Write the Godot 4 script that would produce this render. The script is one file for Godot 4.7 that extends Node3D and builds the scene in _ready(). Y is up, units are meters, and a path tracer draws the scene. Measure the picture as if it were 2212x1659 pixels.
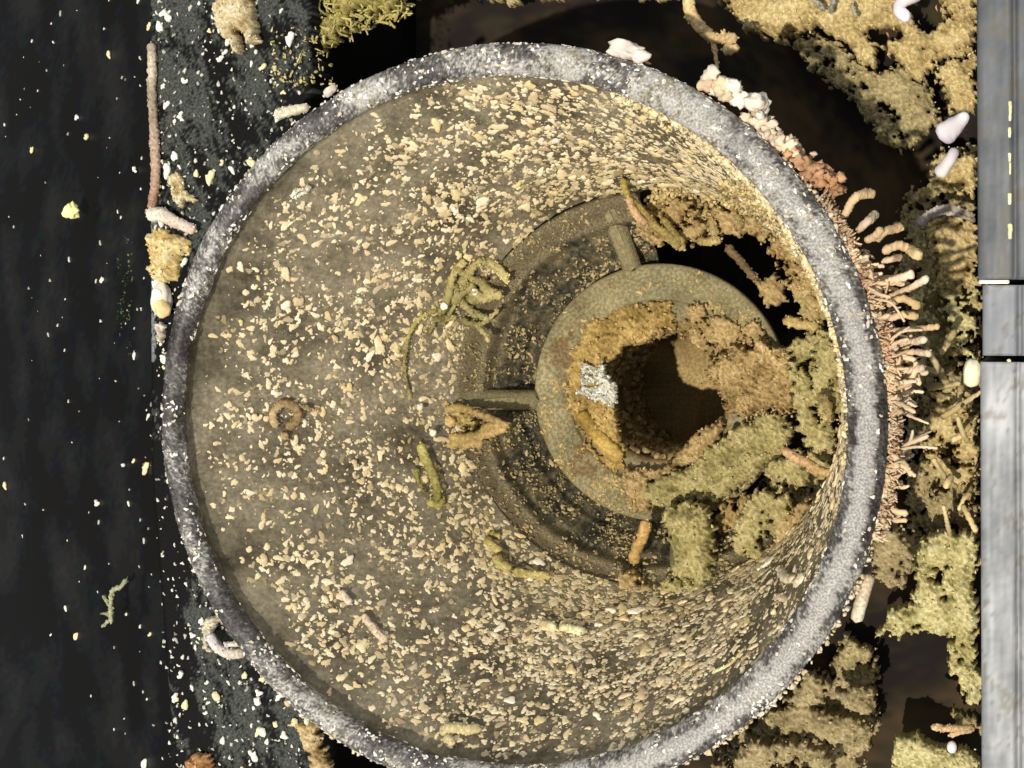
extends Node3D
# All sizes in this script are in units of a tenth of a millimetre (S turns them into metres).
# Origin: centre of the funnel's rim. The funnel opens upwards (+y); image right is +x, image bottom is +z.

const S := 0.0001
const EYE := Vector3(1134.96, 3837.5, -253.02)
const AIM := Vector3(19.0, 0.0, -85.5)
const RIM_R := 783.0      # centre line of the rolled rim
const RIM_T := 35.0       # its usual half thickness; worn thinner on the left
const THROAT := Vector3(197, -550, -54)
const THROAT_R := 480.0
const HUB := Vector3(197, -700, -37)

var right_axis: Vector3
var up_axis: Vector3
var view_axis: Vector3
var rng := RandomNumberGenerator.new()
var na := FastNoiseLite.new()
var nb := FastNoiseLite.new()
var nc := FastNoiseLite.new()
var cells := FastNoiseLite.new()
var dust_mat: StandardMaterial3D
var soft_mat: StandardMaterial3D
var felt_mat: StandardMaterial3D
var grain_fine: NoiseTexture2D
var grain_soft: NoiseTexture2D
var relief_fine: NoiseTexture2D
var fleck_meshes: Array = []
var crumb_meshes: Array = []

class Buf:
	var v := PackedVector3Array()
	var i := PackedInt32Array()
	var c := PackedColorArray()

# ---------------------------------------------------------------- helpers

func lin(r: float, g: float, b: float, k := 1.0) -> Color:
	var q := Color(r / 255.0, g / 255.0, b / 255.0).srgb_to_linear()
	return Color(q.r * k, q.g * k, q.b * k)

# the place at depth h below the rim that lies along a sight line (photo measured in a 2212 x 1659 grid)
func at(px: float, py: float, h: float) -> Vector3:
	var d := view_axis + right_axis * ((px - 1106.0) / 4000.0) + up_axis * ((829.5 - py) / 4000.0)
	return EYE + d * ((-h - EYE.y) / d.y)

func rim_half(a: float) -> float:
	return RIM_T - 1.0 + 7.0 * cos(a)

func bowl_centre(s: float) -> Vector3:
	var t := clampf((s - 0.04) / 0.96, 0.0, 1.0)
	return Vector3(THROAT.x * t, lerpf(-22.0, THROAT.y, s), THROAT.z * t)

func bowl_radius(s: float) -> float:
	var t := clampf((s - 0.04) / 0.96, 0.0, 1.0)
	return lerpf(751.0, THROAT_R, t) - 14.0 * sin(t * PI)

func bowl_at(s: float, a: float) -> Vector3:
	var q := bowl_centre(s)
	var t := clampf((s - 0.04) / 0.96, 0.0, 1.0)
	var r := bowl_radius(s) + (70.0 - 2.0 * rim_half(a)) * (1.0 - t)
	return q + Vector3(cos(a) * r, 0, sin(a) * r)

func bowl_normal(s: float, a: float) -> Vector3:
	var du := bowl_at(minf(s + 0.02, 1.0), a) - bowl_at(maxf(s - 0.02, 0.0), a)
	var dv := bowl_at(s, a + 0.01) - bowl_at(s, a - 0.01)
	var n := du.cross(dv).normalized()
	return n if n.y > 0 else -n

func on_bowl(px: float, py: float) -> Vector3:
	var s := 0.0
	while s < 1.0:
		var p := at(px, py, -bowl_centre(s).y)
		var q := bowl_centre(s)
		if Vector2(p.x - q.x, p.z - q.z).length() > bowl_radius(s):
			return p
		s += 0.01
	return at(px, py, 552)

func spot(px: float, py: float, where: float) -> Vector3:
	return on_bowl(px, py) if where < -900 else at(px, py, where)

func commit(b: Buf, base := Vector3.ZERO) -> ArrayMesh:
	var arr := []
	arr.resize(Mesh.ARRAY_MAX)
	arr[Mesh.ARRAY_VERTEX] = Transform3D(Basis().scaled(Vector3.ONE * S), -base * S) * b.v
	arr[Mesh.ARRAY_COLOR] = b.c
	arr[Mesh.ARRAY_INDEX] = b.i
	var raw := ArrayMesh.new()
	raw.add_surface_from_arrays(Mesh.PRIMITIVE_TRIANGLES, arr)
	var st := SurfaceTool.new()
	st.create_from(raw, 0)
	st.generate_normals()
	return st.commit()

func numbered(called: String, parent: Node) -> String:
	if not parent.has_node(NodePath(called)):
		return called
	var k := 1
	while parent.has_node(NodePath("%s_%03d" % [called, k])):
		k += 1
	return "%s_%03d" % [called, k]

func put(called: String, mesh: Mesh, m: Material, parent: Node = null, place := Vector3.ZERO) -> MeshInstance3D:
	var o := MeshInstance3D.new()
	var par: Node = self if parent == null else parent
	o.name = numbered(called, par)
	o.mesh = mesh
	o.material_override = m
	o.position = place * S
	par.add_child(o, true)
	return o

func thing(called: String, place: Vector3) -> Node3D:
	var o := Node3D.new()
	o.name = numbered(called, self)
	o.position = place * S
	add_child(o, true)
	return o

func tag(o: Node, label: String, category: String, group := "", kind := "") -> void:
	if label != "":
		o.set_meta("label", label)
	if category != "":
		o.set_meta("category", category)
	if group != "":
		o.set_meta("group", group)
	if kind != "":
		o.set_meta("kind", kind)

func tint(q: Color, p: Vector3, amount: float) -> Color:
	var k := 1.0 + amount * (na.get_noise_3dv(p * 0.11) * 1.3 + nb.get_noise_3dv(p * 0.031) * 0.9)
	var w := amount * 0.25 * nc.get_noise_3dv(p * 0.05)
	return Color(clampf(q.r * k, 0.004, 0.9), clampf(q.g * k * (1.0 - w * 0.4), 0.004, 0.9), clampf(q.b * k * (1.0 - w), 0.003, 0.9))

# a bumpy strand: a swept tube whose radius is uneven; q0 and q1 are its colours at both ends
func tube(b: Buf, pts: Array, r0: float, r1: float, q0: Color, q1: Color, bump := 0.3, sides := 9, fine := 0.55) -> void:
	var cv := Curve3D.new()
	cv.bake_interval = 2.0
	for k in pts.size():
		var tan_v: Vector3 = (pts[mini(k + 1, pts.size() - 1)] - pts[maxi(k - 1, 0)]) / 6.0
		cv.add_point(pts[k], -tan_v, tan_v)
	var total := cv.get_baked_length()
	var step := maxf(2.2, minf(r0, r1) * fine)
	var n := maxi(4, int(total / step))
	var first := b.v.size()
	var side := Vector3.ZERO
	for k in n + 1:
		var t := float(k) / n
		var p := cv.sample_baked(t * total)
		var d := (cv.sample_baked(minf(t * total + 2.0, total)) - cv.sample_baked(maxf(t * total - 2.0, 0.0))).normalized()
		if d.length() < 0.5:
			d = Vector3.RIGHT
		if side == Vector3.ZERO:
			side = d.cross(Vector3.UP if absf(d.y) < 0.9 else Vector3.RIGHT).normalized()
		side = (side - d * side.dot(d)).normalized()
		var other := d.cross(side)
		var r := lerpf(r0, r1, t)
		var from_end := minf(t, 1.0 - t) * total
		if from_end < r:
			r *= sqrt(maxf(0.0, 1.0 - pow(1.0 - from_end / r, 2.0)))
		for j in sides:
			var a := TAU * j / sides
			var dir := side * cos(a) + other * sin(a)
			var w := p + dir * r
			var f := 1.0 + bump * (0.35 * na.get_noise_3dv(w * (4.6 / maxf(r0, 3.0))) + 0.8 * nb.get_noise_3dv(w * 1.1) + 0.35 * nc.get_noise_3dv(w * 2.0))
			w = p + dir * r * maxf(f, 0.2)
			b.v.append(w)
			b.c.append(tint(q0.lerp(q1, t), w, 0.35))
	for k in n:
		for j in sides:
			var p0 := first + k * sides + j
			var p1 := first + k * sides + (j + 1) % sides
			b.i.append_array([p0, p0 + sides, p1, p1, p0 + sides, p1 + sides])

# a lump: a sphere pushed out of shape by noise, squashed along y
func lump(b: Buf, at_p: Vector3, rx: float, ry: float, rz: float, q: Color, rough := 0.35, seg := 18, turn := 0.0) -> void:
	var first := b.v.size()
	var rings := int(seg * 0.6)
	var bas := Basis(Vector3.UP, turn)
	for k in rings + 1:
		var el := PI * k / rings
		for j in seg:
			var a := TAU * j / seg
			var d := Vector3(sin(el) * cos(a), cos(el), sin(el) * sin(a))
			var seedp := at_p + d * rx
			var f := 1.0 + rough * (na.get_noise_3dv(seedp * (16.0 / rx) * 0.16 * 10.0 / 4.0) + 0.6 * nb.get_noise_3dv(seedp * (16.0 / rx) * 0.4 * 10.0 / 4.0))
			var w := at_p + bas * Vector3(d.x * rx * f, d.y * ry * f, d.z * rz * f)
			b.v.append(w)
			b.c.append(tint(q, w, 0.35))
	for k in rings:
		for j in seg:
			var p0 := first + k * seg + j
			var p1 := first + k * seg + (j + 1) % seg
			b.i.append_array([p0, p1, p0 + seg, p1, p1 + seg, p0 + seg])

func edge_distance(p: Vector2, poly: PackedVector2Array) -> float:
	var d := 1e9
	var n := poly.size()
	for k in n:
		d = minf(d, p.distance_squared_to(Geometry2D.get_closest_point_to_segment(p, poly[k], poly[(k + 1) % n])))
	d = sqrt(d)
	return d if Geometry2D.is_point_in_polygon(p, poly) else -d

# a felted slab of dust: uneven top, ragged outline, real thickness; tops collects places for loose crumbs
func mat(b: Buf, poly: PackedVector2Array, y: float, thick: float, cell: float, q0: Color, q1: Color, q2: Color, tops: PackedVector3Array, amp := 3.5, ragged := 22.0, gaps := -0.75, holes: Array = []) -> void:
	var lo := poly[0]
	var hi := poly[0]
	for p in poly:
		lo = lo.min(p)
		hi = hi.max(p)
	lo -= Vector2.ONE * ragged
	hi += Vector2.ONE * ragged
	var nx := int((hi.x - lo.x) / cell) + 1
	var nz := int((hi.y - lo.y) / cell) + 1
	var ids := PackedInt32Array()
	ids.resize(nx * nz)
	ids.fill(-1)
	for kz in nz:
		for kx in nx:
			var p := lo + Vector2(kx, kz) * cell
			var d := edge_distance(p, poly)
			if d < -ragged:
				continue
			for h in holes:
				d = minf(d, -edge_distance(p, h))
			var big := nb.get_noise_2d(p.x * 0.12 + y * 3.0, p.y * 0.12)
			var mid := na.get_noise_2d(p.x * 0.55, p.y * 0.55 + y * 7.0)
			var fine := nc.get_noise_2d(p.x * 1.25 + y, p.y * 1.25)
			d += ragged * (mid * 0.8 + big * 0.8 + fine * 0.55)
			if d < 0 or big * 0.8 + mid * 0.5 < gaps:
				continue
			var rise := thick * sqrt(clampf(d / (thick * 0.7), 0.0, 1.0))
			var v1 := absf(nb.get_noise_2d(p.x * 0.26 + 91.0, p.y * 0.26 - y))
			var petal := cells.get_noise_2d(p.x + 9.0 * fine, p.y + 9.0 * mid + y)
			var vein := clampf(1.0 - v1 * 11.0, 0.0, 1.0) * 1.5 + clampf(1.0 - (petal + 1.0) * 3.2, 0.0, 1.0) * 1.3
			var top := y + rise + amp * (mid * 0.7 + fine * 0.35 + big * 2.2) - amp * 1.5 * vein
			var w := Vector3(p.x + rng.randf_range(-0.35, 0.35) * cell, top, p.y + rng.randf_range(-0.35, 0.35) * cell)
			ids[kz * nx + kx] = b.v.size()
			b.v.append(w)
			var m := clampf(0.56 + fine * 0.4 + mid * 0.4 + big * 0.6 - vein * 0.12, 0.0, 1.0)
			b.c.append(q0.lerp(q1, m * 2.0) if m < 0.5 else q1.lerp(q2, m * 2.0 - 1.0))
			tops.append(w)
	var rim_of := {}
	for kz in nz - 1:
		for kx in nx - 1:
			var c0 := ids[kz * nx + kx]
			var c1 := ids[kz * nx + kx + 1]
			var c2 := ids[(kz + 1) * nx + kx + 1]
			var c3 := ids[(kz + 1) * nx + kx]
			if c0 < 0 or c1 < 0 or c2 < 0 or c3 < 0:
				continue
			b.i.append_array([c0, c1, c2, c0, c2, c3])
			for e in [[c0, c1, kx, kz - 1], [c1, c2, kx + 1, kz], [c2, c3, kx, kz + 1], [c3, c0, kx - 1, kz]]:
				var ox: int = e[2]
				var oz: int = e[3]
				var full := ox >= 0 and oz >= 0 and ox < nx - 1 and oz < nz - 1
				if full:
					full = ids[oz * nx + ox] >= 0 and ids[oz * nx + ox + 1] >= 0 and ids[(oz + 1) * nx + ox + 1] >= 0 and ids[(oz + 1) * nx + ox] >= 0
				if full:
					continue
				for id in [e[0], e[1]]:
					if not rim_of.has(id):
						rim_of[id] = b.v.size()
						var tv := b.v[id]
						b.v.append(Vector3(tv.x + rng.randf_range(-3, 3), y - thick * 0.8, tv.z + rng.randf_range(-3, 3)))
						b.c.append(b.c[id])
				b.i.append_array([e[0], rim_of[e[0]], e[1], e[1], rim_of[e[0]], rim_of[e[1]]])

func outline(px: Array, h: float) -> PackedVector2Array:
	var r := PackedVector2Array()
	for p in px:
		var w := at(p[0], p[1], h)
		r.append(Vector2(w.x, w.z))
	return r

func middle(poly: PackedVector2Array, y: float) -> Vector3:
	var m := Vector2.ZERO
	for p in poly:
		m += p
	m /= poly.size()
	return Vector3(m.x, y, m.y)

# many loose bits as one part that nobody could count
func scatter(called: String, meshes: Array, xf: Array, cols: Array, parent: Node, base: Vector3, m: Material) -> void:
	for k in meshes.size():
		var list := []
		for j in range(k, xf.size(), meshes.size()):
			list.append(j)
		if list.is_empty():
			continue
		var mm := MultiMesh.new()
		mm.transform_format = MultiMesh.TRANSFORM_3D
		mm.use_colors = true
		mm.mesh = meshes[k]
		mm.instance_count = list.size()
		for j in list.size():
			var t: Transform3D = xf[list[j]]
			mm.set_instance_transform(j, Transform3D(t.basis, (t.origin - base) * S))
			mm.set_instance_color(j, cols[list[j]])
		var o := MultiMeshInstance3D.new()
		o.name = numbered(called, self if parent == null else parent)
		o.multimesh = mm
		o.material_override = m
		o.set_meta("kind", "stuff")
		if parent == null:
			o.position = base * S
			add_child(o, true)
		else:
			parent.add_child(o, true)

func any_basis(size: float, stretch := 0.4) -> Basis:
	var q := Basis.from_euler(Vector3(rng.randf() * TAU, rng.randf() * TAU, rng.randf() * TAU))
	return q.scaled(Vector3(1.0 + rng.randf_range(-stretch, stretch), 1.0 + rng.randf_range(-stretch, stretch), 1.0 + rng.randf_range(-stretch, stretch)) * size)

func plastic(rough: float, spec: float, colour := Color.WHITE) -> StandardMaterial3D:
	var m := StandardMaterial3D.new()
	m.vertex_color_use_as_albedo = true
	m.albedo_color = colour
	m.roughness = rough
	m.metallic_specular = spec
	return m

func noise_map(freq: float, seed_n: int, bump: float) -> NoiseTexture2D:
	var f := FastNoiseLite.new()
	f.seed = seed_n
	f.noise_type = FastNoiseLite.TYPE_SIMPLEX
	f.frequency = freq
	f.fractal_octaves = 4
	var t := NoiseTexture2D.new()
	t.width = 512
	t.height = 512
	t.seamless = true
	t.noise = f
	t.as_normal_map = true
	t.bump_strength = bump
	return t

# fine two-scale grain that multiplies the vertex colours
func grain(seed_n: int, freq: float, low: float) -> NoiseTexture2D:
	var f := FastNoiseLite.new()
	f.seed = seed_n
	f.noise_type = FastNoiseLite.TYPE_SIMPLEX
	f.frequency = freq
	f.fractal_octaves = 3
	f.fractal_gain = 0.6
	var g := Gradient.new()
	g.offsets = PackedFloat32Array([0.0, 0.32, 0.55, 0.75, 1.0])
	g.colors = PackedColorArray([Color(low, low, low), Color(low + 0.12, low + 0.11, low + 0.09), Color(0.86, 0.86, 0.85), Color(0.96, 0.96, 0.95), Color(1, 1, 1)])
	var t := NoiseTexture2D.new()
	t.width = 512
	t.height = 512
	t.seamless = true
	t.noise = f
	t.color_ramp = g
	return t

func grained(m: StandardMaterial3D, tex: Texture2D, span: float, relief: Texture2D = null, strength := 0.6) -> StandardMaterial3D:
	m.albedo_texture = tex
	m.uv1_triplanar = true
	m.uv1_world_triplanar = true
	m.uv1_scale = Vector3.ONE * (1.0 / (span * S))
	if relief != null:
		m.normal_enabled = true
		m.normal_texture = relief
		m.normal_scale = strength
	return m

# surface of revolution about a vertical axis: prof holds (radius, y); shade(p, k) gives the colour
func lathe(b: Buf, axis: Vector3, prof: Array, seg: int, a0: float, a1: float, shade: Callable) -> void:
	var first := b.v.size()
	var n := prof.size()
	for j in seg + 1:
		var a := lerpf(a0, a1, float(j) / seg)
		for k in n:
			var p := axis + Vector3(cos(a) * prof[k].x, prof[k].y, sin(a) * prof[k].x)
			b.v.append(p)
			b.c.append(shade.call(p, k))
	for j in seg:
		for k in n - 1:
			var p0 := first + j * n + k
			b.i.append_array([p0, p0 + n, p0 + 1, p0 + 1, p0 + n, p0 + n + 1])

func box_at(b: Buf, frame: Transform3D, size: Vector3, bevel: float, q: Color) -> void:
	# a box with chamfered edges: two stacked rings of eight corners each on every face border
	var h := size * 0.5
	var first := b.v.size()
	var lev := [[-h.y, bevel], [-h.y + bevel, 0.0], [h.y - bevel, 0.0], [h.y, bevel]]
	for l in lev:
		var ins: float = l[1]
		var x := h.x - ins
		var z := h.z - ins
		for c in [[-x, -z + bevel], [-x + bevel, -z], [x - bevel, -z], [x, -z + bevel], [x, z - bevel], [x - bevel, z], [-x + bevel, z], [-x, z - bevel]]:
			var p := frame * Vector3(c[0], l[0], c[1])
			b.v.append(p)
			b.c.append(tint(q, p, 0.18))
	for k in 3:
		for j in 8:
			var p0 := first + k * 8 + j
			var p1 := first + k * 8 + (j + 1) % 8
			b.i.append_array([p0, p0 + 8, p1, p1, p0 + 8, p1 + 8])
	for j in range(1, 7):
		b.i.append_array([first, first + j, first + j + 1])
		b.i.append_array([first + 24, first + 24 + j + 1, first + 24 + j])

# ---------------------------------------------------------------- scene

func _ready() -> void:
	rng.seed = 4711
	view_axis = (AIM - EYE).normalized()
	right_axis = view_axis.cross(Vector3(0, 0, -1)).normalized()
	up_axis = right_axis.cross(view_axis)
	camera_and_light()
	for n in [[na, 11, 0.1], [nb, 23, 0.1], [nc, 37, 0.1]]:
		n[0].seed = n[1]
		n[0].noise_type = FastNoiseLite.TYPE_SIMPLEX_SMOOTH
		n[0].frequency = n[2]
		n[0].fractal_octaves = 2
	cells.seed = 71
	cells.noise_type = FastNoiseLite.TYPE_CELLULAR
	cells.cellular_return_type = FastNoiseLite.RETURN_DISTANCE2_SUB
	cells.frequency = 0.05
	dust_mat = plastic(0.95, 0.15)
	soft_mat = plastic(0.75, 0.3)
	grain_fine = grain(5, 0.11, 0.55)
	grain_soft = grain(9, 0.09, 0.66)
	relief_fine = noise_map(0.12, 14, 5.0)
	felt_mat = grained(plastic(0.95, 0.15), grain_soft, 620.0, relief_fine, 0.3)
	make_bits()
	ground()
	housing()
	channel()
	funnel()
	lower_parts()
	background_mats()
	rim_growth()
	left_growth()
	right_growth()
	bowl_growth()
	hub_growth()
	bowl_flecks()
	hub_flecks()
	panel_flecks()

func camera_and_light() -> void:
	var cam := Camera3D.new()
	cam.name = "camera"
	cam.position = EYE * S
	cam.fov = 23.43
	cam.near = 0.01
	cam.far = 20.0
	add_child(cam)
	cam.look_at_from_position(EYE * S, AIM * S, Vector3(0, 0, -1))
	cam.current = true
	var sky_m := ProceduralSkyMaterial.new()
	sky_m.sky_top_color = Color(0.72, 0.735, 0.75)
	sky_m.sky_horizon_color = Color(0.80, 0.82, 0.84)
	sky_m.sky_curve = 0.2
	sky_m.ground_bottom_color = Color(0.2, 0.19, 0.17)
	sky_m.ground_horizon_color = Color(0.5, 0.5, 0.48)
	sky_m.sun_angle_max = 3.0
	var sky := Sky.new()
	sky.sky_material = sky_m
	var env := Environment.new()
	env.background_mode = Environment.BG_SKY
	env.sky = sky
	env.background_energy_multiplier = 1.2
	env.tonemap_mode = Environment.TONE_MAPPER_LINEAR
	env.tonemap_exposure = 1.17
	env.sdfgi_enabled = true
	env.ssao_enabled = true
	env.ssil_enabled = true
	var we := WorldEnvironment.new()
	we.environment = env
	add_child(we)
	var sun := DirectionalLight3D.new()
	sun.name = "sun"
	sun.light_color = Color(1.0, 0.965, 0.91)
	sun.light_energy = 1.12
	sun.light_angular_distance = 0.8
	sun.shadow_enabled = true
	add_child(sun)
	sun.look_at_from_position(Vector3(-0.06, 1.0, 0.25), Vector3.ZERO, Vector3(1, 0, 0))

# a thin uneven chip with a jagged outline
func chip(b: Buf, long: float) -> void:
	var n := 13
	var rad := []
	var ph := [rng.randf() * TAU, rng.randf() * TAU, rng.randf() * TAU]
	var am := [rng.randf_range(0.1, 0.42), rng.randf_range(0.1, 0.36), rng.randf_range(0.0, 0.2)]
	for j in n:
		var t := TAU * j / n
		rad.append(6.0 * (1.0 + am[0] * sin(2.0 * t + ph[0]) + am[1] * sin(3.0 * t + ph[1]) + am[2] * sin(5.0 * t + ph[2])))
	b.v.append(Vector3(0, 3.4, 0))
	b.c.append(Color(1, 1, 1))
	for ring in 3:
		for j in n:
			var a := TAU * j / n
			var r: float = rad[j] * [0.55, 0.95, 1.0][ring]
			b.v.append(Vector3(cos(a) * r * long, [rng.randf_range(2.6, 4.6), rng.randf_range(1.4, 3.4), -1.5][ring], sin(a) * r))
			var g: float = rng.randf_range(0.8, 1.0)
			b.c.append(Color(g, g, g))
	for j in n:
		var q := (j + 1) % n
		b.i.append_array([0, 1 + q, 1 + j])
		for ring in 2:
			var p0 := 1 + ring * n + j
			var p1 := 1 + ring * n + q
			b.i.append_array([p0, p1, p0 + n, p1, p1 + n, p0 + n])

# small shapes shared by all loose bits
func make_bits() -> void:
	for k in 18:
		var b := Buf.new()
		rng.seed = 100 + k
		if k < 9:
			chip(b, 1.0 + 0.45 * (k % 3))
		elif k < 11:
			lump(b, Vector3(300 * k, 0, 0), 8, 5, 7, Color(1, 1, 1), 0.8, 9)
			for j in b.v.size():
				b.v[j] -= Vector3(300 * k, 0, 0)
		else:
			var bend := rng.randf_range(0.3, 1.7) * (1 if k % 2 == 0 else -1)
			var pts := []
			var p := Vector3.ZERO
			var dir := Vector3.RIGHT
			for j in 4:
				pts.append(p)
				p += dir * rng.randf_range(4.5, 7.5)
				dir = dir.rotated(Vector3.UP, bend * 0.8).rotated(Vector3.BACK, rng.randf_range(-0.3, 0.4))
			var mid: Vector3 = (pts[0] + pts[3]) * 0.5
			for j in 4:
				pts[j] -= mid
			tube(b, pts, 4.6, 3.0, Color(1, 1, 1), Color(0.9, 0.9, 0.9), 0.6, 6, 0.9)
		for j in b.c.size():
			var g := clampf(b.c[j].g, 0.75, 1.0)
			b.c[j] = Color(g, g, g)
		fleck_meshes.append(commit(b))
	for k in 4:
		var b := Buf.new()
		lump(b, Vector3(500 * k + 77, 0, 0), 6, 6, 6, Color(1, 1, 1), 0.9, 6)
		for j in b.v.size():
			b.v[j] -= Vector3(500 * k + 77, 0, 0)
			var g := clampf(b.c[j].g, 0.65, 1.0)
			b.c[j] = Color(g, g, g)
		crumb_meshes.append(commit(b))
	rng.seed = 991

func ground() -> void:
	var b := Buf.new()
	var dark := lin(34, 33, 30)
	var brown := lin(84, 68, 46)
	var axis := Vector3(HUB.x, 0, HUB.z)
	var prof := [Vector2(5, -1320), Vector2(250, -1318), Vector2(505, -1300), Vector2(520, -1160), Vector2(525, -1010)]
	var r := 540.0
	while r < 9000.0:
		prof.append(Vector2(r, -1000))
		r *= 1.02 if r < 2500 else 1.3
	lathe(b, axis, prof, 220, 0, TAU, func(p: Vector3, _k: int) -> Color:
		var m := clampf(0.3 + nb.get_noise_2d(p.x * 0.03, p.z * 0.03) + 0.6 * na.get_noise_2d(p.x * 0.2, p.z * 0.2), 0.0, 1.0)
		return dark.lerp(brown, m * 0.6))
	for j in b.v.size():
		if b.v[j].y > -1100:
			b.v[j].y += 8.0 * nb.get_noise_2d(b.v[j].x * 0.05, b.v[j].z * 0.05)
	var m := plastic(0.8, 0.12)
	var o := put("ground", commit(b), m)
	o.set_meta("kind", "structure")

# black plastic housing on the left: flat face, rounded edge, side that slopes away
func housing() -> void:
	var base := Vector3(-760, -1000, 0)
	var root := thing("black_housing", base)
	tag(root, "black plastic housing panel with a sharp vertical edge left of the round funnel", "housing panel")
	var black := lin(17, 19, 21)
	var film := lin(84, 88, 84)
	var edge_pale := lin(176, 180, 182)
	# front face
	var b := Buf.new()
	var xs := []
	var x := -958.0
	while x < -560.0:
		xs.append(x)
		x += 5.0
	var prof := []
	for q in 6:
		var a := PI * 0.5 * q / 5.0
		prof.append(Vector2(-958.0 - 9.0 * cos(a), -259.0 + 9.0 * sin(a)))
	for q in xs:
		prof.append(Vector2(q, -250.0))
	for q in [[-552, -252], [-546, -258], [-545, -400], [-545, -1000]]:
		prof.append(Vector2(q[0], q[1]))
	var rows := 480
	for kz in rows + 1:
		var z := lerpf(-1350.0, 1250.0, float(kz) / rows)
		var lean := (z + 993.0) * -0.006 + maxf(0.0, z - 150.0) * 0.085
		for k in prof.size():
			var across := clampf((-556.0 - prof[k].x) / 400.0, 0.0, 1.0)
			var p := Vector3(prof[k].x + lean * across - 105.0 * exp(-z * z / 90000.0) * (1.0 - across), prof[k].y, z)
			var n1 := nb.get_noise_2d((p.x - p.z * 0.35) * 0.10, (p.z + p.x * 0.3) * 0.045)
			var n2 := na.get_noise_2d((p.x - p.z * 0.4) * 0.45, p.z * 0.2)
			var n3 := nc.get_noise_2d(p.x * 1.1, p.z * 0.9)
			var cover := 0.0
			if z < -330:
				cover = 0.47 + (-330.0 - z) * 0.0004 - (p.x + 960.0) * 0.0009
			elif z > 480:
				cover = 0.57
			else:
				cover = 0.12
			if z > 150.0:
				cover -= 0.5 * smoothstep(90.0, 10.0, p.x + 958.0 - lean + 60.0 * n1)
			var f := smoothstep(0.38, 0.6, cover + n1 * 0.7 + n2 * 0.5 + n3 * 0.45)
			var q := black.lerp(film, f * 0.85)
			if prof[k].x < -950.0 and z > -560 and z < -120 and n2 + n3 * 0.6 > -0.35:
				q = q.lerp(edge_pale, 0.5)  # broken grey-white line along part of the panel edge
			if prof[k].y < -262.0:
				q = black
			b.v.append(p + Vector3(0, 2.0 * f * n3, 0))
			b.c.append(q)
	grid_faces(b, rows, prof.size())
	var m := grained(plastic(0.6, 0.2), grain_fine, 560.0)
	put("front_panel", commit(b, base), m, root)
	# sloping side
	b = Buf.new()
	prof = []
	for k in 90:
		var t := k / 89.0
		prof.append(Vector2(lerpf(-2300.0, -967.5, t), lerpf(-1180.0, -259.5, t) - 60.0 * sin(t * PI)))
	rows = 240
	for kz in rows + 1:
		var z := lerpf(-1350.0, 1250.0, float(kz) / rows)
		var lean := (z + 993.0) * -0.006 + maxf(0.0, z - 150.0) * 0.085
		for k in prof.size():
			var p := Vector3(prof[k].x + lean * clampf((prof[k].x + 2300.0) / 1000.0, 0.0, 1.0), prof[k].y, z)
			var n1 := nb.get_noise_2d(p.x * 0.05, p.z * 0.03)
			var n2 := na.get_noise_2d(p.x * 0.5, p.z * 0.3)
			var q := black.lerp(lin(38, 38, 37), clampf(n1 * 0.7 + n2 * 0.25 + 0.1, 0.0, 1.0))
			b.v.append(p)
			b.c.append(q)
	grid_faces(b, rows, prof.size())
	put("side_panel", commit(b, base), plastic(0.45, 0.25), root)

func grid_faces(b: Buf, rows: int, n: int) -> void:
	for kz in rows:
		for k in n - 1:
			var p0 := kz * n + k
			b.i.append_array([p0, p0 + 1, p0 + n, p0 + 1, p0 + n + 1, p0 + n])

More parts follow.
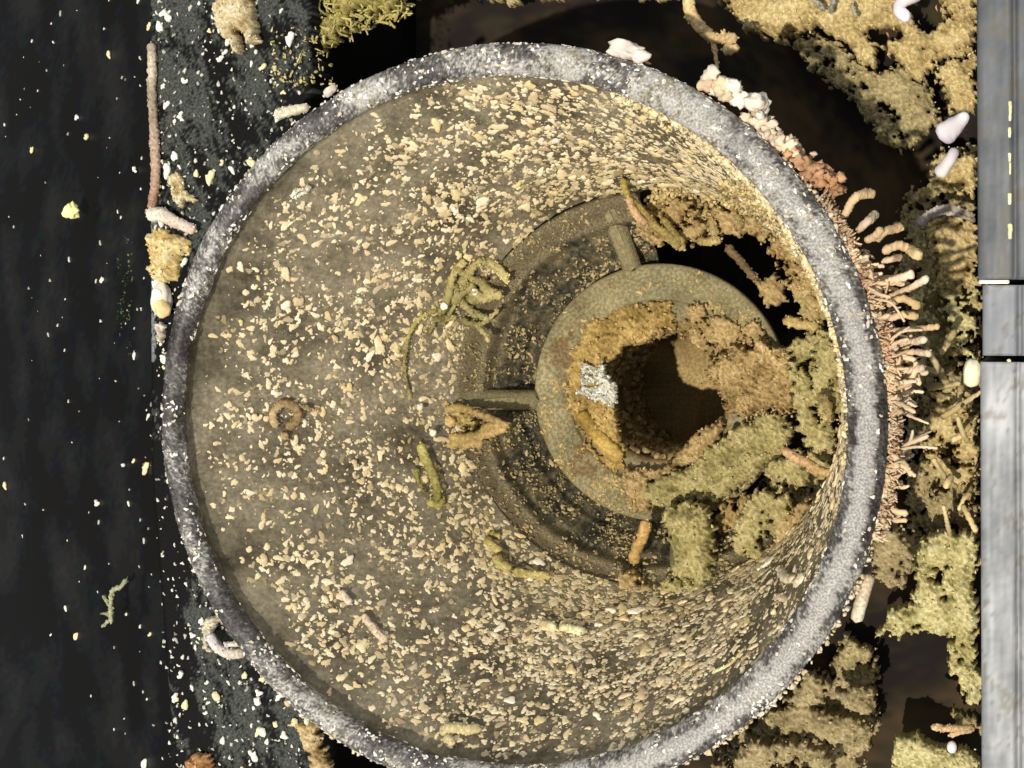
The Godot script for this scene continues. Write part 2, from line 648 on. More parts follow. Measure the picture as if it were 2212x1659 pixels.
# galvanised steel channel on the right: three overlapping lengths with a folded seam
func channel() -> void:
	var steel := StandardMaterial3D.new()
	steel.vertex_color_use_as_albedo = true
	steel.metallic = 0.12
	steel.roughness = 0.55
	steel.metallic_specular = 0.35
	var base := Vector3(1100, -1000, 0)
	var root := thing("steel_channel", base)
	tag(root, "grey galvanised steel channel standing along the right edge beside the funnel", "channel")
	var grey := lin(104, 108, 112)
	var pale := lin(166, 167, 168)
	var zinc_sheen := lin(106, 108, 110)  # lower length paler than the upper: reflected sheen put into its colour
	# [name, left px at top, left px at bottom, py0, py1, top y]
	for seg in [["upper_length", 2108, 2112, -300, 603, 252.0, lin(72, 75, 78), lin(108, 111, 114)], ["joining_strap", 2122, 2122, 616, 768, 236.0, lin(112, 115, 119), lin(140, 143, 147)], ["lower_length", 2117, 2121, 782, 2000, 256.0, zinc_sheen, pale]]:
		var a := at(seg[1], seg[3], -seg[5])
		var c := at(seg[2], seg[4], -seg[5])
		var b := Buf.new()
		var nz := int((c.z - a.z) / 8.0) + 2
		var prof := [[0.0, -1250.0], [0.0, -14.0], [1.5, -6.0], [6.0, -1.5], [14.0, 0.0]]
		var w := 20.0
		while w < 58.0:
			prof.append([w, 0.0])
			w += 6.0
		for q in [[60.0, -0.5], [63.0, -4.0], [66.0, -13.0], [70.0, -13.0], [73.0, -3.0], [76.0, 0.0]]:
			prof.append(q)
		w = 80.0
		while w < 330.0:
			prof.append([w, 0.0])
			w += 8.0
		prof.append([336.0, -6.0])
		prof.append([338.0, -14.0])
		prof.append([338.0, -1250.0])
		for kz in nz + 1:
			var t := float(kz) / nz
			var l := a.lerp(c, t)
			for q in prof:
				var p := Vector3(l.x + q[0], l.y + q[1], l.z)
				var n1 := nb.get_noise_2d(p.x * 0.04, p.z * 0.04)
				var n2 := na.get_noise_2d(p.x * 0.16, p.z * 0.11)
				var n3 := 0.6 * nc.get_noise_2d(p.x * 0.6, p.z * 0.6) + 1.2 * nc.get_noise_2d(p.x * 1.4, p.z * 0.05)
				var f := clampf(0.45 + n1 * 0.5 + n2 * 0.35 + n3 * 0.25, 0.0, 1.0)
				p.y += n1 * 1.6 if q[1] > -1.0 else 0.0
				b.v.append(p)
				var qc: Color = seg[6].lerp(seg[7], f)
				# rust-brown grime near the seam and scattered scuffs
				var dirt := smoothstep(0.25, 0.5, n2 * 0.8 + nc.get_noise_2d(p.x * 0.8, p.z * 0.35) * 0.6)
				b.c.append(qc.lerp(lin(96, 88, 72), dirt * 0.55))
		grid_faces(b, nz, prof.size())
		# end caps
		for kz in [0, nz]:
			var first := b.v.size()
			for k in prof.size():
				b.v.append(b.v[kz * prof.size() + k])
				b.c.append(grey)
			for k in range(1, prof.size() - 1):
				b.i.append_array([first, first + k, first + k + 1])
		put(seg[0], commit(b, base), steel, root)
	var tab := Buf.new()
	box_at(tab, Transform3D(Basis(), at(2147, 609, -246) + Vector3(0, 0, 0)), Vector3(56, 14, 7), 2.0, lin(235, 232, 222))
	put("folded_tab", commit(tab, base), plastic(0.4, 0.5), root)
	# dust caught in the seam
	var k := 0
	for q in [[2181, 240, 9], [2180, 286, 9], [2180, 340, 8], [2181, 365, 6], [2180, 430, 10], [2181, 500, 13], [2179, 800, 10], [2180, 930, 8], [2181, 1260, 9], [2180, 1330, 7]]:
		var b := Buf.new()
		var p := at(q[0], q[1], -250)
		var l: float = q[2] * (2.2 if k % 3 == 0 else 1.2)
		tube(b, [p - Vector3(0, 0, l), p + Vector3(1, 1, 0), p + Vector3(0, 0, l)], q[2] * 0.4, q[2] * 0.28, lin(206, 196, 140), lin(220, 214, 180), 0.4, 7)
		var o := put("seam_dust", commit(b, p), dust_mat, null, p)
		tag(o, "small yellowish dust bit caught in the vertical seam of the steel channel", "dust", "dust bits in the steel seam")
		k += 1

func funnel() -> void:
	var base := Vector3(0, -1000, 0)
	var root := thing("funnel", base)
	tag(root, "big round black plastic funnel with rolled rim, dust-flecked bowl and ring hub inside", "funnel")
	# bowl
	var b := Buf.new()
	var dark := lin(80, 72, 56)
	var mid := lin(128, 119, 98)
	var pale := lin(164, 153, 130)
	var seg := 420
	var rings := 90
	for k in rings + 1:
		var s := float(k) / rings
		for j in seg + 1:
			var a := TAU * j / seg
			var p := bowl_at(s, a)
			var n := -Vector3(cos(a), -0.4, sin(a)).normalized()
			var n1 := nb.get_noise_3dv(p * 0.045)
			var n2 := na.get_noise_3dv(Vector3(a * 160.0, s * 60.0, 3.0))
			var n3 := nc.get_noise_3dv(p * 0.5)
			var f := clampf(0.5 + n1 * 0.55 + n2 * 0.3 + n3 * 0.3, 0.0, 1.0)
			b.v.append(p + n * (1.4 * n3 + 0.8 * n2))
			var q := dark.lerp(mid, f * 2.0) if f < 0.5 else mid.lerp(pale, f * 2.0 - 1.0)
			b.c.append(q)
	grid_faces(b, rings, seg + 1)
	var bm := grained(plastic(0.6, 0.35), grain_soft, 640.0, relief_fine, 0.25)
	put("bowl", commit(b, base), bm, root)
	# outer skin, a few tenths thicker
	b = Buf.new()
	for k in 13:
		var s := k / 12.0
		for j in 121:
			var a := TAU * j / 120
			var p := bowl_at(s, a) + Vector3(cos(a), -0.3, sin(a)) * 22.0
			b.v.append(p)
			b.c.append(lin(30, 30, 30))
	grid_faces(b, 12, 121)
	put("outer_shell", commit(b, base), plastic(0.5, 0.4), root)
	# rolled rim
	b = Buf.new()
	var black := lin(50, 45, 45)
	var grey := lin(170, 167, 163)
	var white := lin(210, 207, 200)
	var tanc := lin(178, 168, 138)
	seg = 1500
	var sides := 44
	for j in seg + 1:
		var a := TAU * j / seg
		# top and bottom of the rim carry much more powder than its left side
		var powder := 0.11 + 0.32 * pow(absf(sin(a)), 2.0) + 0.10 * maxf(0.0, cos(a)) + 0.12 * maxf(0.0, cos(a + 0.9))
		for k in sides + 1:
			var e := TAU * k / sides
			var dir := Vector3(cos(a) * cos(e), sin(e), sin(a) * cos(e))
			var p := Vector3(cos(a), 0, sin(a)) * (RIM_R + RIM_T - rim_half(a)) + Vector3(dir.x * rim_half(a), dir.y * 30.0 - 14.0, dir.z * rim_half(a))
			var n0 := nb.get_noise_3dv(p * 0.05)
			var n1 := nb.get_noise_3dv(p * 0.3 + Vector3(50, 0, 0))
			var n2 := na.get_noise_3dv(p * 0.95)
			var n3 := nc.get_noise_3dv(p * 1.6)
			p += dir * (2.2 * nb.get_noise_3dv(p * 0.09) + 1.6 * na.get_noise_3dv(p * 0.3))
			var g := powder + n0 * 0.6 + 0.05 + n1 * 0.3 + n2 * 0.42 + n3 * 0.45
			# a ragged pale grey band along the crown of the rim, right side and bottom
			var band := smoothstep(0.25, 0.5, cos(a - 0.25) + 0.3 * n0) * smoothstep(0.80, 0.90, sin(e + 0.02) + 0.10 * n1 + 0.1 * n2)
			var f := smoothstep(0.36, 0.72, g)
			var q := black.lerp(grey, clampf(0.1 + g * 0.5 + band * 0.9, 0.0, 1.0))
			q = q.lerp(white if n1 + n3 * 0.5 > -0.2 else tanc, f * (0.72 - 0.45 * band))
			b.v.append(p + dir * f * 1.8)
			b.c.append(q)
	grid_faces(b, seg, sides + 1)
	var speck := grain(31, 0.16, 0.62)
	speck.color_ramp.offsets = PackedFloat32Array([0.0, 0.40, 0.50, 0.62, 1.0])
	var rm := grained(plastic(0.5, 0.38), speck, 640.0)
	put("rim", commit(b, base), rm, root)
	var xf := []
	var cols := []
	for k in 6000:
		var a := rng.randf() * TAU
		var e := rng.randf_range(-0.5, PI + 0.3)
		var dens := 0.02 + 0.34 * pow(absf(sin(a)), 2.0) + 0.12 * maxf(0.0, cos(a + 0.8))
		var dir := Vector3(cos(a) * cos(e), sin(e), sin(a) * cos(e))
		var p := Vector3(cos(a), 0, sin(a)) * (RIM_R + RIM_T - rim_half(a)) + Vector3(dir.x * rim_half(a), dir.y * 30.0 - 14.0, dir.z * rim_half(a))
		if rng.randf() > dens + 1.1 * nb.get_noise_3dv(p * 0.12):
			continue
		var tan_v := Vector3(-sin(a), 0, cos(a)).rotated(dir, rng.randf() * TAU)
		xf.append(Transform3D(Basis(tan_v, dir, tan_v.cross(dir)).scaled(Vector3(1, 0.5, 1) * rng.randf_range(0.12, 0.7)), p + dir * 1.2))
		cols.append(lin(176, 166, 140).lerp(lin(236, 232, 226), rng.randf()))
	scatter("rim_specks", fleck_meshes, xf, cols, root, base, dust_mat)
	# struts and hub
	var olive := lin(150, 140, 106)
	for dir in [Vector2(-83, -369), Vector2(-438, 31), Vector2(77, 441), Vector2(438, -31)]:
		var d: Vector2 = dir.normalized()
		var i0 := Vector3(HUB.x + d.x * 312.0, -716, HUB.z + d.y * 312.0)
		var i1 := Vector3(THROAT.x + d.x * 482.0, -560, THROAT.z + d.y * 482.0)
		var z := (i1 - i0).normalized()
		var xx := Vector3.UP.cross(z).normalized()
		var yy := z.cross(xx)
		b = Buf.new()
		box_at(b, Transform3D(Basis(xx, yy, z), (i0 + i1) * 0.5), Vector3(50, 34, (i1 - i0).length()), 13.0, olive)
		put("strut", commit(b, base), grained(plastic(0.85, 0.25), grain_soft, 620.0, relief_fine, 0.3), root)
	b = Buf.new()
	var prof := [Vector2(300, -745), Vector2(316, -742), Vector2(323, -732), Vector2(323, -708), Vector2(320, -702), Vector2(313, -700)]
	var r := 308.0
	while r > 238.0:
		prof.append(Vector2(r, -700.0))
		r -= 5.0
	for q in [[235, -702], [232, -708], [231, -716], [215, -718], [190, -719], [176, -720], [168, -728], [166, -780], [168, -850], [166, -930], [168, -1010], [166, -1100], [168, -1200], [168, -1290], [2, -1292]]:
		prof.append(Vector2(q[0], q[1]))
	var rust := lin(112, 78, 50)
	var bore := lin(150, 128, 86)
	lathe(b, Vector3(HUB.x, 0, HUB.z), prof, 300, 0, TAU, func(p: Vector3, k: int) -> Color:
		if p.y < -719.5:
			return tint(bore, p, 0.6)
		var q := tint(olive, p, 0.3)
		var spot_n := nb.get_noise_2d(p.x * 0.07, p.z * 0.07) + 0.4 * na.get_noise_2d(p.x * 0.3, p.z * 0.3)
		if p.x < HUB.x - 120.0:
			q = q.lerp(rust, smoothstep(0.16, 0.5, spot_n) * 0.6)
		return q)
	put("hub_ring", commit(b, base), grained(plastic(0.85, 0.25), grain_soft, 620.0, relief_fine, 0.3), root)

# what shows through the gaps round the hub
func ledge_y(r: float) -> float:
	# the wall below the throat steps down in soft ledges
	var y := lerpf(-548.0, -596.0, smoothstep(484.0, 430.0, r))
	y += 5.0 * exp(-pow((r - 432.0) / 8.0, 2.0))
	y += lerpf(0.0, -46.0, smoothstep(428.0, 408.0, r))
	y += lerpf(0.0, -50.0, smoothstep(408.0, 366.0, r))
	y += lerpf(0.0, -30.0, smoothstep(368.0, 358.0, r))
	y += lerpf(0.0, -130.0, clampf((358.0 - r) / 128.0, 0.0, 1.0))
	return y

func lower_parts() -> void:
	var b := Buf.new()
	var base := Vector3(HUB.x - 400, -1000, HUB.z)
	var slate := lin(56, 58, 54)
	var dusty := lin(132, 121, 92)
	var silt := lin(124, 112, 88)
	var prof := []
	var r := 230.0
	while r < 486.0:
		prof.append(Vector2(r, ledge_y(r)))
		r += 4.0
	for q in [[490, -553], [500, -600], [502, -1000]]:
		prof.append(Vector2(q[0], q[1]))
	lathe(b, Vector3(HUB.x, 0, HUB.z), prof, 420, deg_to_rad(48.0), deg_to_rad(268.0), func(p: Vector3, _k: int) -> Color:
		var n1 := nb.get_noise_2d(p.x * 0.1, p.z * 0.1)
		var n2 := na.get_noise_2d(p.x * 0.4, p.z * 0.4)
		var n3 := nc.get_noise_2d(p.x * 1.0, p.z * 1.0)
		var f := clampf(0.42 + 0.6 * n2 + 0.5 * n3 + 0.4 * n1, 0.0, 1.0)
		var rr := Vector2(p.x - HUB.x, p.z - HUB.z).length()
		var ledge := smoothstep(395.0, 440.0, rr + 26.0 * n1 + 18.0 * n2)
		return slate.lerp(dusty, f).lerp(silt.lerp(dusty, f), ledge))
	for k in b.v.size():
		var p := b.v[k]
		b.v[k].y += 2.5 * na.get_noise_2d(p.x * 0.5, p.z * 0.5) + 3.0 * nb.get_noise_2d(p.x * 0.15, p.z * 0.15)
	var o := put("lower_wall", commit(b, base), grained(plastic(0.8, 0.25), grain_fine, 500.0), null, base)
	tag(o, "dark stepped wall coated in silt, seen through the gaps left of the hub ring", "wall")

func crumbs_on(tops: PackedVector3Array, share: float, size: float, q0: Color, q1: Color, root: Node, base: Vector3) -> void:
	var xf := []
	var cols := []
	for p in tops:
		if rng.randf() < share:
			xf.append(Transform3D(any_basis(size * rng.randf_range(0.45, 1.25)), p + Vector3(rng.randf_range(-3, 3), rng.randf_range(0, 4), rng.randf_range(-3, 3))))
			var k := rng.randf()
			cols.append(q0.lerp(q1, k))
	scatter("dust_crumbs", crumb_meshes, xf, cols, root, base, dust_mat)

func clump(called: String, label: String, category: String, px: Array, h: float, thick: float, q: Array, opts := {}) -> Node3D:
	var poly := outline(px, h)
	var base := middle(poly, -h - thick)
	var b := Buf.new()
	var tops := PackedVector3Array()
	var holes := []
	for x in opts.get("holes", []):
		holes.append(outline(x, h))
	mat(b, poly, -h, thick, opts.get("cell", 4.2), q[0], q[1], q[2], tops, opts.get("amp", 3.5), opts.get("ragged", 20.0), opts.get("gaps", -0.75), holes)
	var root := thing(called, base)
	tag(root, label, category, opts.get("group", ""))
	put("felted_dust", commit(b, base), felt_mat, root)
	crumbs_on(tops, opts.get("crumbs", 0.03), opts.get("size", 0.5), q[1], q[2], root, base)
	return root

func background_mats() -> void:
	var tan_q := [lin(168, 146, 98), lin(208, 186, 132), lin(230, 210, 158)]
	var olive_q := [lin(118, 110, 80), lin(166, 152, 112), lin(202, 186, 140)]
	var green_q := [lin(172, 164, 110), lin(212, 202, 146), lin(234, 224, 172)]
	var dull_q := [lin(140, 124, 90), lin(176, 160, 120), lin(198, 182, 142)]
	clump("dust_mat", "tan dust mat in the top right corner with small dark holes", "dust mat", [[1390, -40], [1480, -40], [1560, 15], [1640, 90], [1700, 92], [1775, 60], [1840, 110], [1880, 150], [1900, 100], [1985, 180], [2030, 130], [2112, 120], [2112, -40]], 850, 45, tan_q, {"holes": [[[1880, 62], [1940, 75], [1900, 108]], [[1945, 10], [1995, -10], [2050, 30], [2030, 50], [1990, 62]]]})
	clump("dust_mat", "olive brown dust mat below the tan mat at upper right, beside the dark shadow", "dust mat", [[1700, 96], [1775, 64], [1836, 114], [1880, 156], [1960, 130], [2010, 180], [2030, 260], [2000, 300], [1960, 330], [1900, 310], [1850, 235], [1790, 180]], 880, 36, olive_q, {"gaps": -0.45})
	clump("dust_mat", "tan dust mat against the steel channel, above the white hanging lobes", "dust mat", [[2030, 140], [2112, 100], [2112, 250], [2060, 240], [2030, 200]], 830, 40, tan_q)
	clump("dust_mat", "small yellow dust mat behind the white hanging lobes", "dust mat", [[2000, 345], [2040, 320], [2112, 340], [2112, 425], [2060, 410], [2015, 410]], 800, 40, tan_q)
	clump("dust_mat", "arched yellow dust mat under a thin pale tube, right side", "dust mat", [[1980, 505], [2020, 470], [2060, 460], [2112, 480], [2112, 610], [2075, 640], [2030, 630], [2010, 590], [2020, 540]], 820, 46, tan_q)
	clump("dust_mat", "loose olive dust mat left of the steel joining strap", "dust mat", [[1965, 640], [2030, 610], [2112, 620], [2112, 790], [2070, 760], [2030, 700], [1990, 690]], 850, 36, green_q, {"gaps": -0.3})
	clump("dust_mat", "broken greenish dust mat beside the lower steel length, right of the bristles", "dust mat", [[1990, 800], [2050, 780], [2112, 850], [2112, 1110], [2060, 1110], [2000, 1060], [1980, 960]], 860, 40, olive_q, {"gaps": -0.34})
	clump("dust_mat", "large yellow green dust mat at lower right beside the steel channel", "dust mat", [[1965, 1230], [1975, 1180], [2040, 1140], [2112, 1150], [2118, 1530], [2085, 1510], [2050, 1440], [2055, 1374], [1990, 1372], [1895, 1368], [1915, 1318], [1970, 1296]], 780, 50, green_q, {"holes": [[[2010, 1250], [2035, 1230], [2042, 1280]]]})
	clump("dust_mat", "yellow green dust mat in the bottom right corner", "dust mat", [[1930, 1640], [1935, 1585], [1985, 1578], [2040, 1605], [2118, 1625], [2118, 1720], [1940, 1720]], 800, 44, green_q)
	clump("dust_mat", "narrow olive dust mat above the pink twig at lower right", "dust mat", [[2050, 1520], [2118, 1545], [2118, 1580], [2070, 1570]], 860, 30, olive_q)
	clump("dust_plate", "thick dull tan dust plate standing alone at lower right of the rim", "dust plate", [[1802, 1490], [1840, 1482], [1890, 1488], [1896, 1530], [1880, 1545], [1820, 1530]], 760, 40, dull_q, {"ragged": 10.0})
	clump("dust_plate", "wide dull tan dust plate below the small thick plate, lower right", "dust plate", [[1640, 1545], [1720, 1520], [1800, 1535], [1890, 1565], [1880, 1600], [1800, 1605], [1745, 1580], [1690, 1590]], 800, 36, dull_q, {"ragged": 12.0})
	clump("dust_plate", "dull dust plate with curled dark crack close to the lower right rim", "dust plate", [[1700, 1500], [1740, 1460], [1810, 1470], [1790, 1500], [1800, 1520], [1740, 1525], [1690, 1515]], 800, 34, dull_q, {"ragged": 14.0, "gaps": -0.3})
	clump("dust_plate", "brown dust mat between the rim and pale rod, lower right", "dust plate", [[1790, 1440], [1830, 1370], [1900, 1400], [1890, 1430], [1850, 1470], [1800, 1460]], 900, 34, olive_q, {"gaps": -0.35})
	clump("dust_plate", "broad dull tan dust mat under the bottom right rim at the picture edge", "dust plate", [[1500, 1690], [1560, 1630], [1640, 1590], [1700, 1600], [1790, 1615], [1805, 1660], [1780, 1720], [1500, 1720]], 760, 40, dull_q, {"gaps": -0.4})
	clump("dust_mat", "lacy olive tan dust layer lying deepest along the upper half of the steel channel", "dust mat", [[1945, 420], [2000, 380], [2118, 300], [2118, 820], [2000, 820], [1950, 700], [1935, 560]], 930, 24, olive_q, {"gaps": -0.5, "ragged": 30.0})
	clump("dust_mat", "lacy olive tan dust layer lying deepest beside the lower steel length", "dust mat", [[1960, 780], [2118, 780], [2118, 1200], [1990, 1200], [1950, 1100]], 930, 24, dull_q, {"gaps": -0.5, "ragged": 30.0})
	clump("dust_mat", "tan flaky dust mat between the bristles and the lower steel length", "dust mat", [[1985, 900], [2020, 840], [2080, 850], [2112, 900], [2112, 1080], [2060, 1050], [2010, 1020]], 820, 36, tan_q, {"gaps": -0.3, "ragged": 26.0})
	clump("dust_mat", "dull flaky dust layer below the rim at lower right, behind the plates", "dust mat", [[1560, 1600], [1700, 1500], [1800, 1440], [1880, 1380], [1900, 1500], [1880, 1620], [1800, 1720], [1560, 1720]], 900, 26, dull_q, {"gaps": -0.42, "ragged": 30.0})
	clump("dust_mat", "dark speckled dust layer at the top edge between the moss and the tan strand", "dust mat", [[860, -40], [1480, -40], [1470, -4], [1400, 2], [1300, -10], [1140, 12], [1000, -8], [900, 4]], 900, 24, olive_q, {"gaps": -0.25, "ragged": 16.0})
	clump("dust_tuft", "tan dust tuft under the rim's right side near the dark round hole", "dust tuft", [[1885, 1165], [1910, 1105], [1960, 1150], [1978, 1180], [1965, 1260], [1930, 1270], [1890, 1250]], 640, 36, dull_q, {"gaps": -0.5})
	clump("dust_tuft", "dim brown dust tuft deep in the gap below the hub, right side", "dust tuft", [[1560, 1170], [1620, 1120], [1700, 1130], [1760, 1180], [1690, 1220], [1600, 1240]], 960, 30, dull_q, {"gaps": -0.25})
	clump("dust_tuft", "dim brown dust tuft deep behind the hub, far right gap", "dust tuft", [[1640, 1010], [1730, 980], [1800, 940], [1800, 1050], [1740, 1100], [1660, 1070]], 960, 30, dull_q, {"gaps": -0.2})

# strands given by their course in the photograph; h is the depth they lie at (below -900: on the bowl wall)
func strand(called: String, label: String, category: String, courses: Array, q0: Color, q1: Color, opts := {}) -> Node3D:
	var h: float = opts.get("h", -999.0)
	var lift: float = opts.get("lift", 6.0)
	var b := Buf.new()
	var base := Vector3.ZERO
	for k in courses.size():
		var c: Array = courses[k]
		var pts := []
		for j in range(2, c.size()):
			var e: Array = c[j]
			pts.append(spot(e[0], e[1], h) + Vector3(0, lift + (e[2] if e.size() > 2 else 0.0), 0))
		if k == 0:
			base = pts[0]
		tube(b, pts, c[0], c[1], q0, q1, opts.get("bump", 0.45), opts.get("sides", 10))
	var fuzz: float = opts.get("fuzz", 0.1)
	var seen := b.v.size()
	for k in int(seen * fuzz):
		var j := rng.randi() % seen
		var q: Color = b.c[j]
		var sz: float = rng.randf_range(1.4, 3.4)
		lump(b, b.v[j], sz * 1.3, sz, sz, q.lerp(lin(226, 208, 164), rng.randf() * 0.4), 0.8, 5, rng.randf() * 3.0)
	var o := put(called, commit(b, base), opts.get("mat", felt_mat), null, base)
	tag(o, label, category, opts.get("group", ""))
	return o

func rim_growth() -> void:
	# white chips and crust on the outer side of the rim
	var b := Buf.new()
	var p := at(1352, 112, 20)
	lump(b, p, 38, 20, 20, lin(232, 218, 204), 0.5, 22, -0.2)
	lump(b, p + Vector3(30, 4, 8), 20, 14, 16, lin(238, 222, 214), 0.5, 16)
	lump(b, p + Vector3(-6, -12, 14), 52, 12, 14, lin(120, 96, 62), 0.4, 20, -0.2)
	var o := put("dust_chip", commit(b, p), dust_mat, null, p)
	tag(o, "pinkish white chip of dust on the top edge of the rim", "dust chip")
	b = Buf.new()
	p = at(1595, 210, 30)
	for k in 60:
		var t := rng.randf()
		var w := p + Vector3(lerpf(-64, 52, t) + rng.randf_range(-10, 10), rng.randf_range(-14, 22), lerpf(-34, 30, t) + rng.randf_range(-22, 12))
		var sz := rng.randf_range(7, 18)
		lump(b, w, sz, sz * 0.8, sz * 0.9, lin(208, 198, 182) if rng.randf() < 0.65 else lin(190, 170, 142), 0.6, 14)
	o = put("dust_crust", commit(b, p), dust_mat, null, p)
	tag(o, "knobbly white dust crust on the upper right of the rim", "dust crust")
	b = Buf.new()
	p = at(1710, 330, 40)
	for k in 150:
		var t := rng.randf()
		var w := at(lerpf(1618, 1800, t), lerpf(262, 415, pow(t, 1.05)), 40 + rng.randf() * 40) + Vector3(rng.randf_range(-12, 22), rng.randf_range(-10, 18), rng.randf_range(-22, 12))
		var sz := rng.randf_range(6, 15)
		var q := lin(216, 200, 174) if t < 0.5 + rng.randf_range(-0.15, 0.15) else lin(188, 150, 116)
		lump(b, w, sz, sz * 0.8, sz * 0.9, q.lerp(lin(160, 112, 78), rng.randf() * 0.6 * t), 0.9, 11)
	o = put("dust_crust", commit(b, p), dust_mat, null, p)
	tag(o, "tan to rust brown dust crust between the white crust and bristles", "dust crust")
	bristles()
	var cream := lin(226, 208, 180)
	strand("dust_rod", "smooth cream rod hanging from the lower right of the rim", "dust rod", [[15, 14, [1880, 1236], [1866, 1280], [1848, 1345]]], cream, lin(232, 214, 192), {"h": 90, "bump": 0.12, "fuzz": 0.0})
	strand("dust_rod", "pale rod lying against the upper left outer rim, the longer one", "dust rod", [[13, 10, [594, 250], [630, 240], [672, 232]]], lin(226, 220, 200), lin(200, 190, 164), {"h": 110})
	strand("dust_rod", "pale stub on the upper left outer rim, the shorter one", "dust rod", [[11, 9, [702, 208], [730, 186]]], lin(228, 216, 206), lin(210, 196, 180), {"h": 60})
	# crumbs along the foot of the rim, lower right and bottom left
	var xf := []
	var cols := []
	for k in 900:
		var a := rng.randf_range(-0.75, 1.75)
		if rng.randf() < 0.25:
			a = rng.randf_range(1.75, 2.7)
		var w := Vector3(cos(a), 0, sin(a)) * (RIM_R + RIM_T + rng.randf_range(-6, 9)) + Vector3(0, rng.randf_range(-60, -12), 0)
		xf.append(Transform3D(any_basis(rng.randf_range(0.5, 1.3)), w))
		cols.append(lin(206, 186, 140).lerp(lin(232, 222, 200), rng.randf()))
	scatter("rim_crumbs", crumb_meshes, xf, cols, get_node("funnel"), Vector3(0, -1000, 0), dust_mat)

func bristles() -> void:
	var base := at(1900, 750, 60)
	var root := thing("bristle_growth", base)
	tag(root, "shaggy orange brown growth of dust bristles on the right outer rim", "dust growth")
	var b := Buf.new()
	var rust := lin(160, 118, 88)
	var tan_c := lin(212, 186, 150)
	# crusty root strip
	for k in 1500:
		var t := rng.randf()
		var a := lerpf(-0.62, 0.28, t)
		var r := RIM_R + RIM_T + rng.randf_range(-5, 26) * (0.4 + rng.randf() * 0.6)
		var w := Vector3(cos(a) * r, rng.randf_range(-75, -14), sin(a) * r)
		var patch := clampf(0.62 + nb.get_noise_3dv(w * 0.1) * 1.0 + rng.randf_range(-0.25, 0.3), 0.0, 1.0)
		var q := rust.lerp(tan_c, patch)
		if rng.randf() < 0.25:
			var sz := rng.randf_range(3, 7)
			lump(b, w, sz, sz, sz, q, 0.9, 6)
		else:
			var d := Vector3(cos(a), rng.randf_range(-0.3, 0.6), sin(a) + rng.randf_range(-0.9, 0.9)).normalized() * rng.randf_range(5, 15)
			tube(b, [w - d, w + Vector3(0, rng.randf_range(-3, 4), rng.randf_range(-3, 3)), w + d], rng.randf_range(1.8, 3.8), 1.8, q, q.lerp(lin(230, 208, 176), 0.5), 0.5, 5, 1.4)
	var crust := put("crust", commit(b, base), dust_mat, root)
	crust.set_meta("kind", "stuff")
	# the big ones, each a part: [px root, px tip, radius, tip colour]
	for q in [[[1790, 425], [1818, 402], 8, 0], [[1822, 470], [1850, 425], [1886, 418], 13, 1], [[1850, 500], [1875, 478], [1892, 462], 12, 0], [[1868, 520], [1890, 510], [1906, 492], 12, 2], [[1892, 520], [1915, 500], [1948, 490], 12, 1], [[1905, 545], [1940, 530], [1965, 540], [1985, 552], 14, 1], [[1906, 565], [1925, 560], [1945, 556], 9, 0], [[1912, 610], [1940, 602], [1975, 590], 12, 0], [[1920, 640], [1960, 625], [2005, 600], 10, 0], [[1915, 660], [1950, 645], [1988, 665], 11, 1], [[1918, 690], [1950, 680], [1985, 685], 11, 1], [[1912, 715], [1960, 712], [2030, 705], 8, 2], [[1920, 745], [1965, 740], [2000, 733], 10, 0], [[1925, 770], [1970, 760], [2010, 765], 9, 0], [[1925, 800], [1960, 800], [1995, 795], 10, 0]]:
		var pts := []
		var n: int = q.size() - 2
		for j in n:
			pts.append(at(q[j][0], q[j][1], 60.0 + 14.0 * j * (1 if rng.randf() < 0.5 else -1)))
		var tip: Color = [lin(222, 202, 176), lin(226, 196, 142), lin(190, 162, 122)][q[n + 1]]
		b = Buf.new()
		tube(b, pts, q[n] * 0.62, q[n] * 0.78, rust.lerp(tan_c, 0.8), tip, 0.45, 12, 0.3)
		put("bristle", commit(b, base), dust_mat, root)
	# shorter ones, bent and forked
	for k in 240:
		var t := pow(rng.randf(), 0.9)
		var a := lerpf(-0.46, 0.24, t)
		var r := RIM_R + RIM_T + 2
		var p0 := Vector3(cos(a) * r, rng.randf_range(-120, -20), sin(a) * r)
		var d := Vector3(1, rng.randf_range(-0.5, 0.4), rng.randf_range(-1.3, 0.9)).normalized()
		var bushy := 0.45 + 0.9 * smoothstep(-0.3, 0.3, nb.get_noise_2d(a * 90.0, 3.0))
		var l := (16.0 + 60.0 * pow(rng.randf(), 1.4)) * bushy * (1.0 if a < 0.08 else 0.6)
		var p1 := p0 + d * l * 0.5 + Vector3(rng.randf_range(-5, 5), rng.randf_range(-8, 10), rng.randf_range(-11, 11))
		var d2 := d.rotated(Vector3.UP, rng.randf_range(-1.1, 1.1))
		var p2 := p1 + d2 * l * 0.5 + Vector3(0, rng.randf_range(-10, 6), 0)
		b = Buf.new()
		var q := rust.lerp(tan_c, rng.randf_range(0.3, 1.0))
		var tip := lin(220, 194, 152).lerp(lin(228, 210, 184), rng.randf())
		var w0 := rng.randf_range(2.6, 8.0)
		tube(b, [p0, p1, p2], w0, w0 * rng.randf_range(0.5, 1.0), q, tip, 0.6, 6, 0.9)
		if rng.randf() < 0.45:
			tube(b, [p1, p1 + d2.rotated(Vector3.UP, rng.randf_range(-1.2, 1.2)) * l * rng.randf_range(0.2, 0.45)], w0 * 0.7, w0 * 0.5, q.lerp(tip, 0.5), tip, 0.6, 6, 0.9)
		put("bristle", commit(b, base), dust_mat, root)

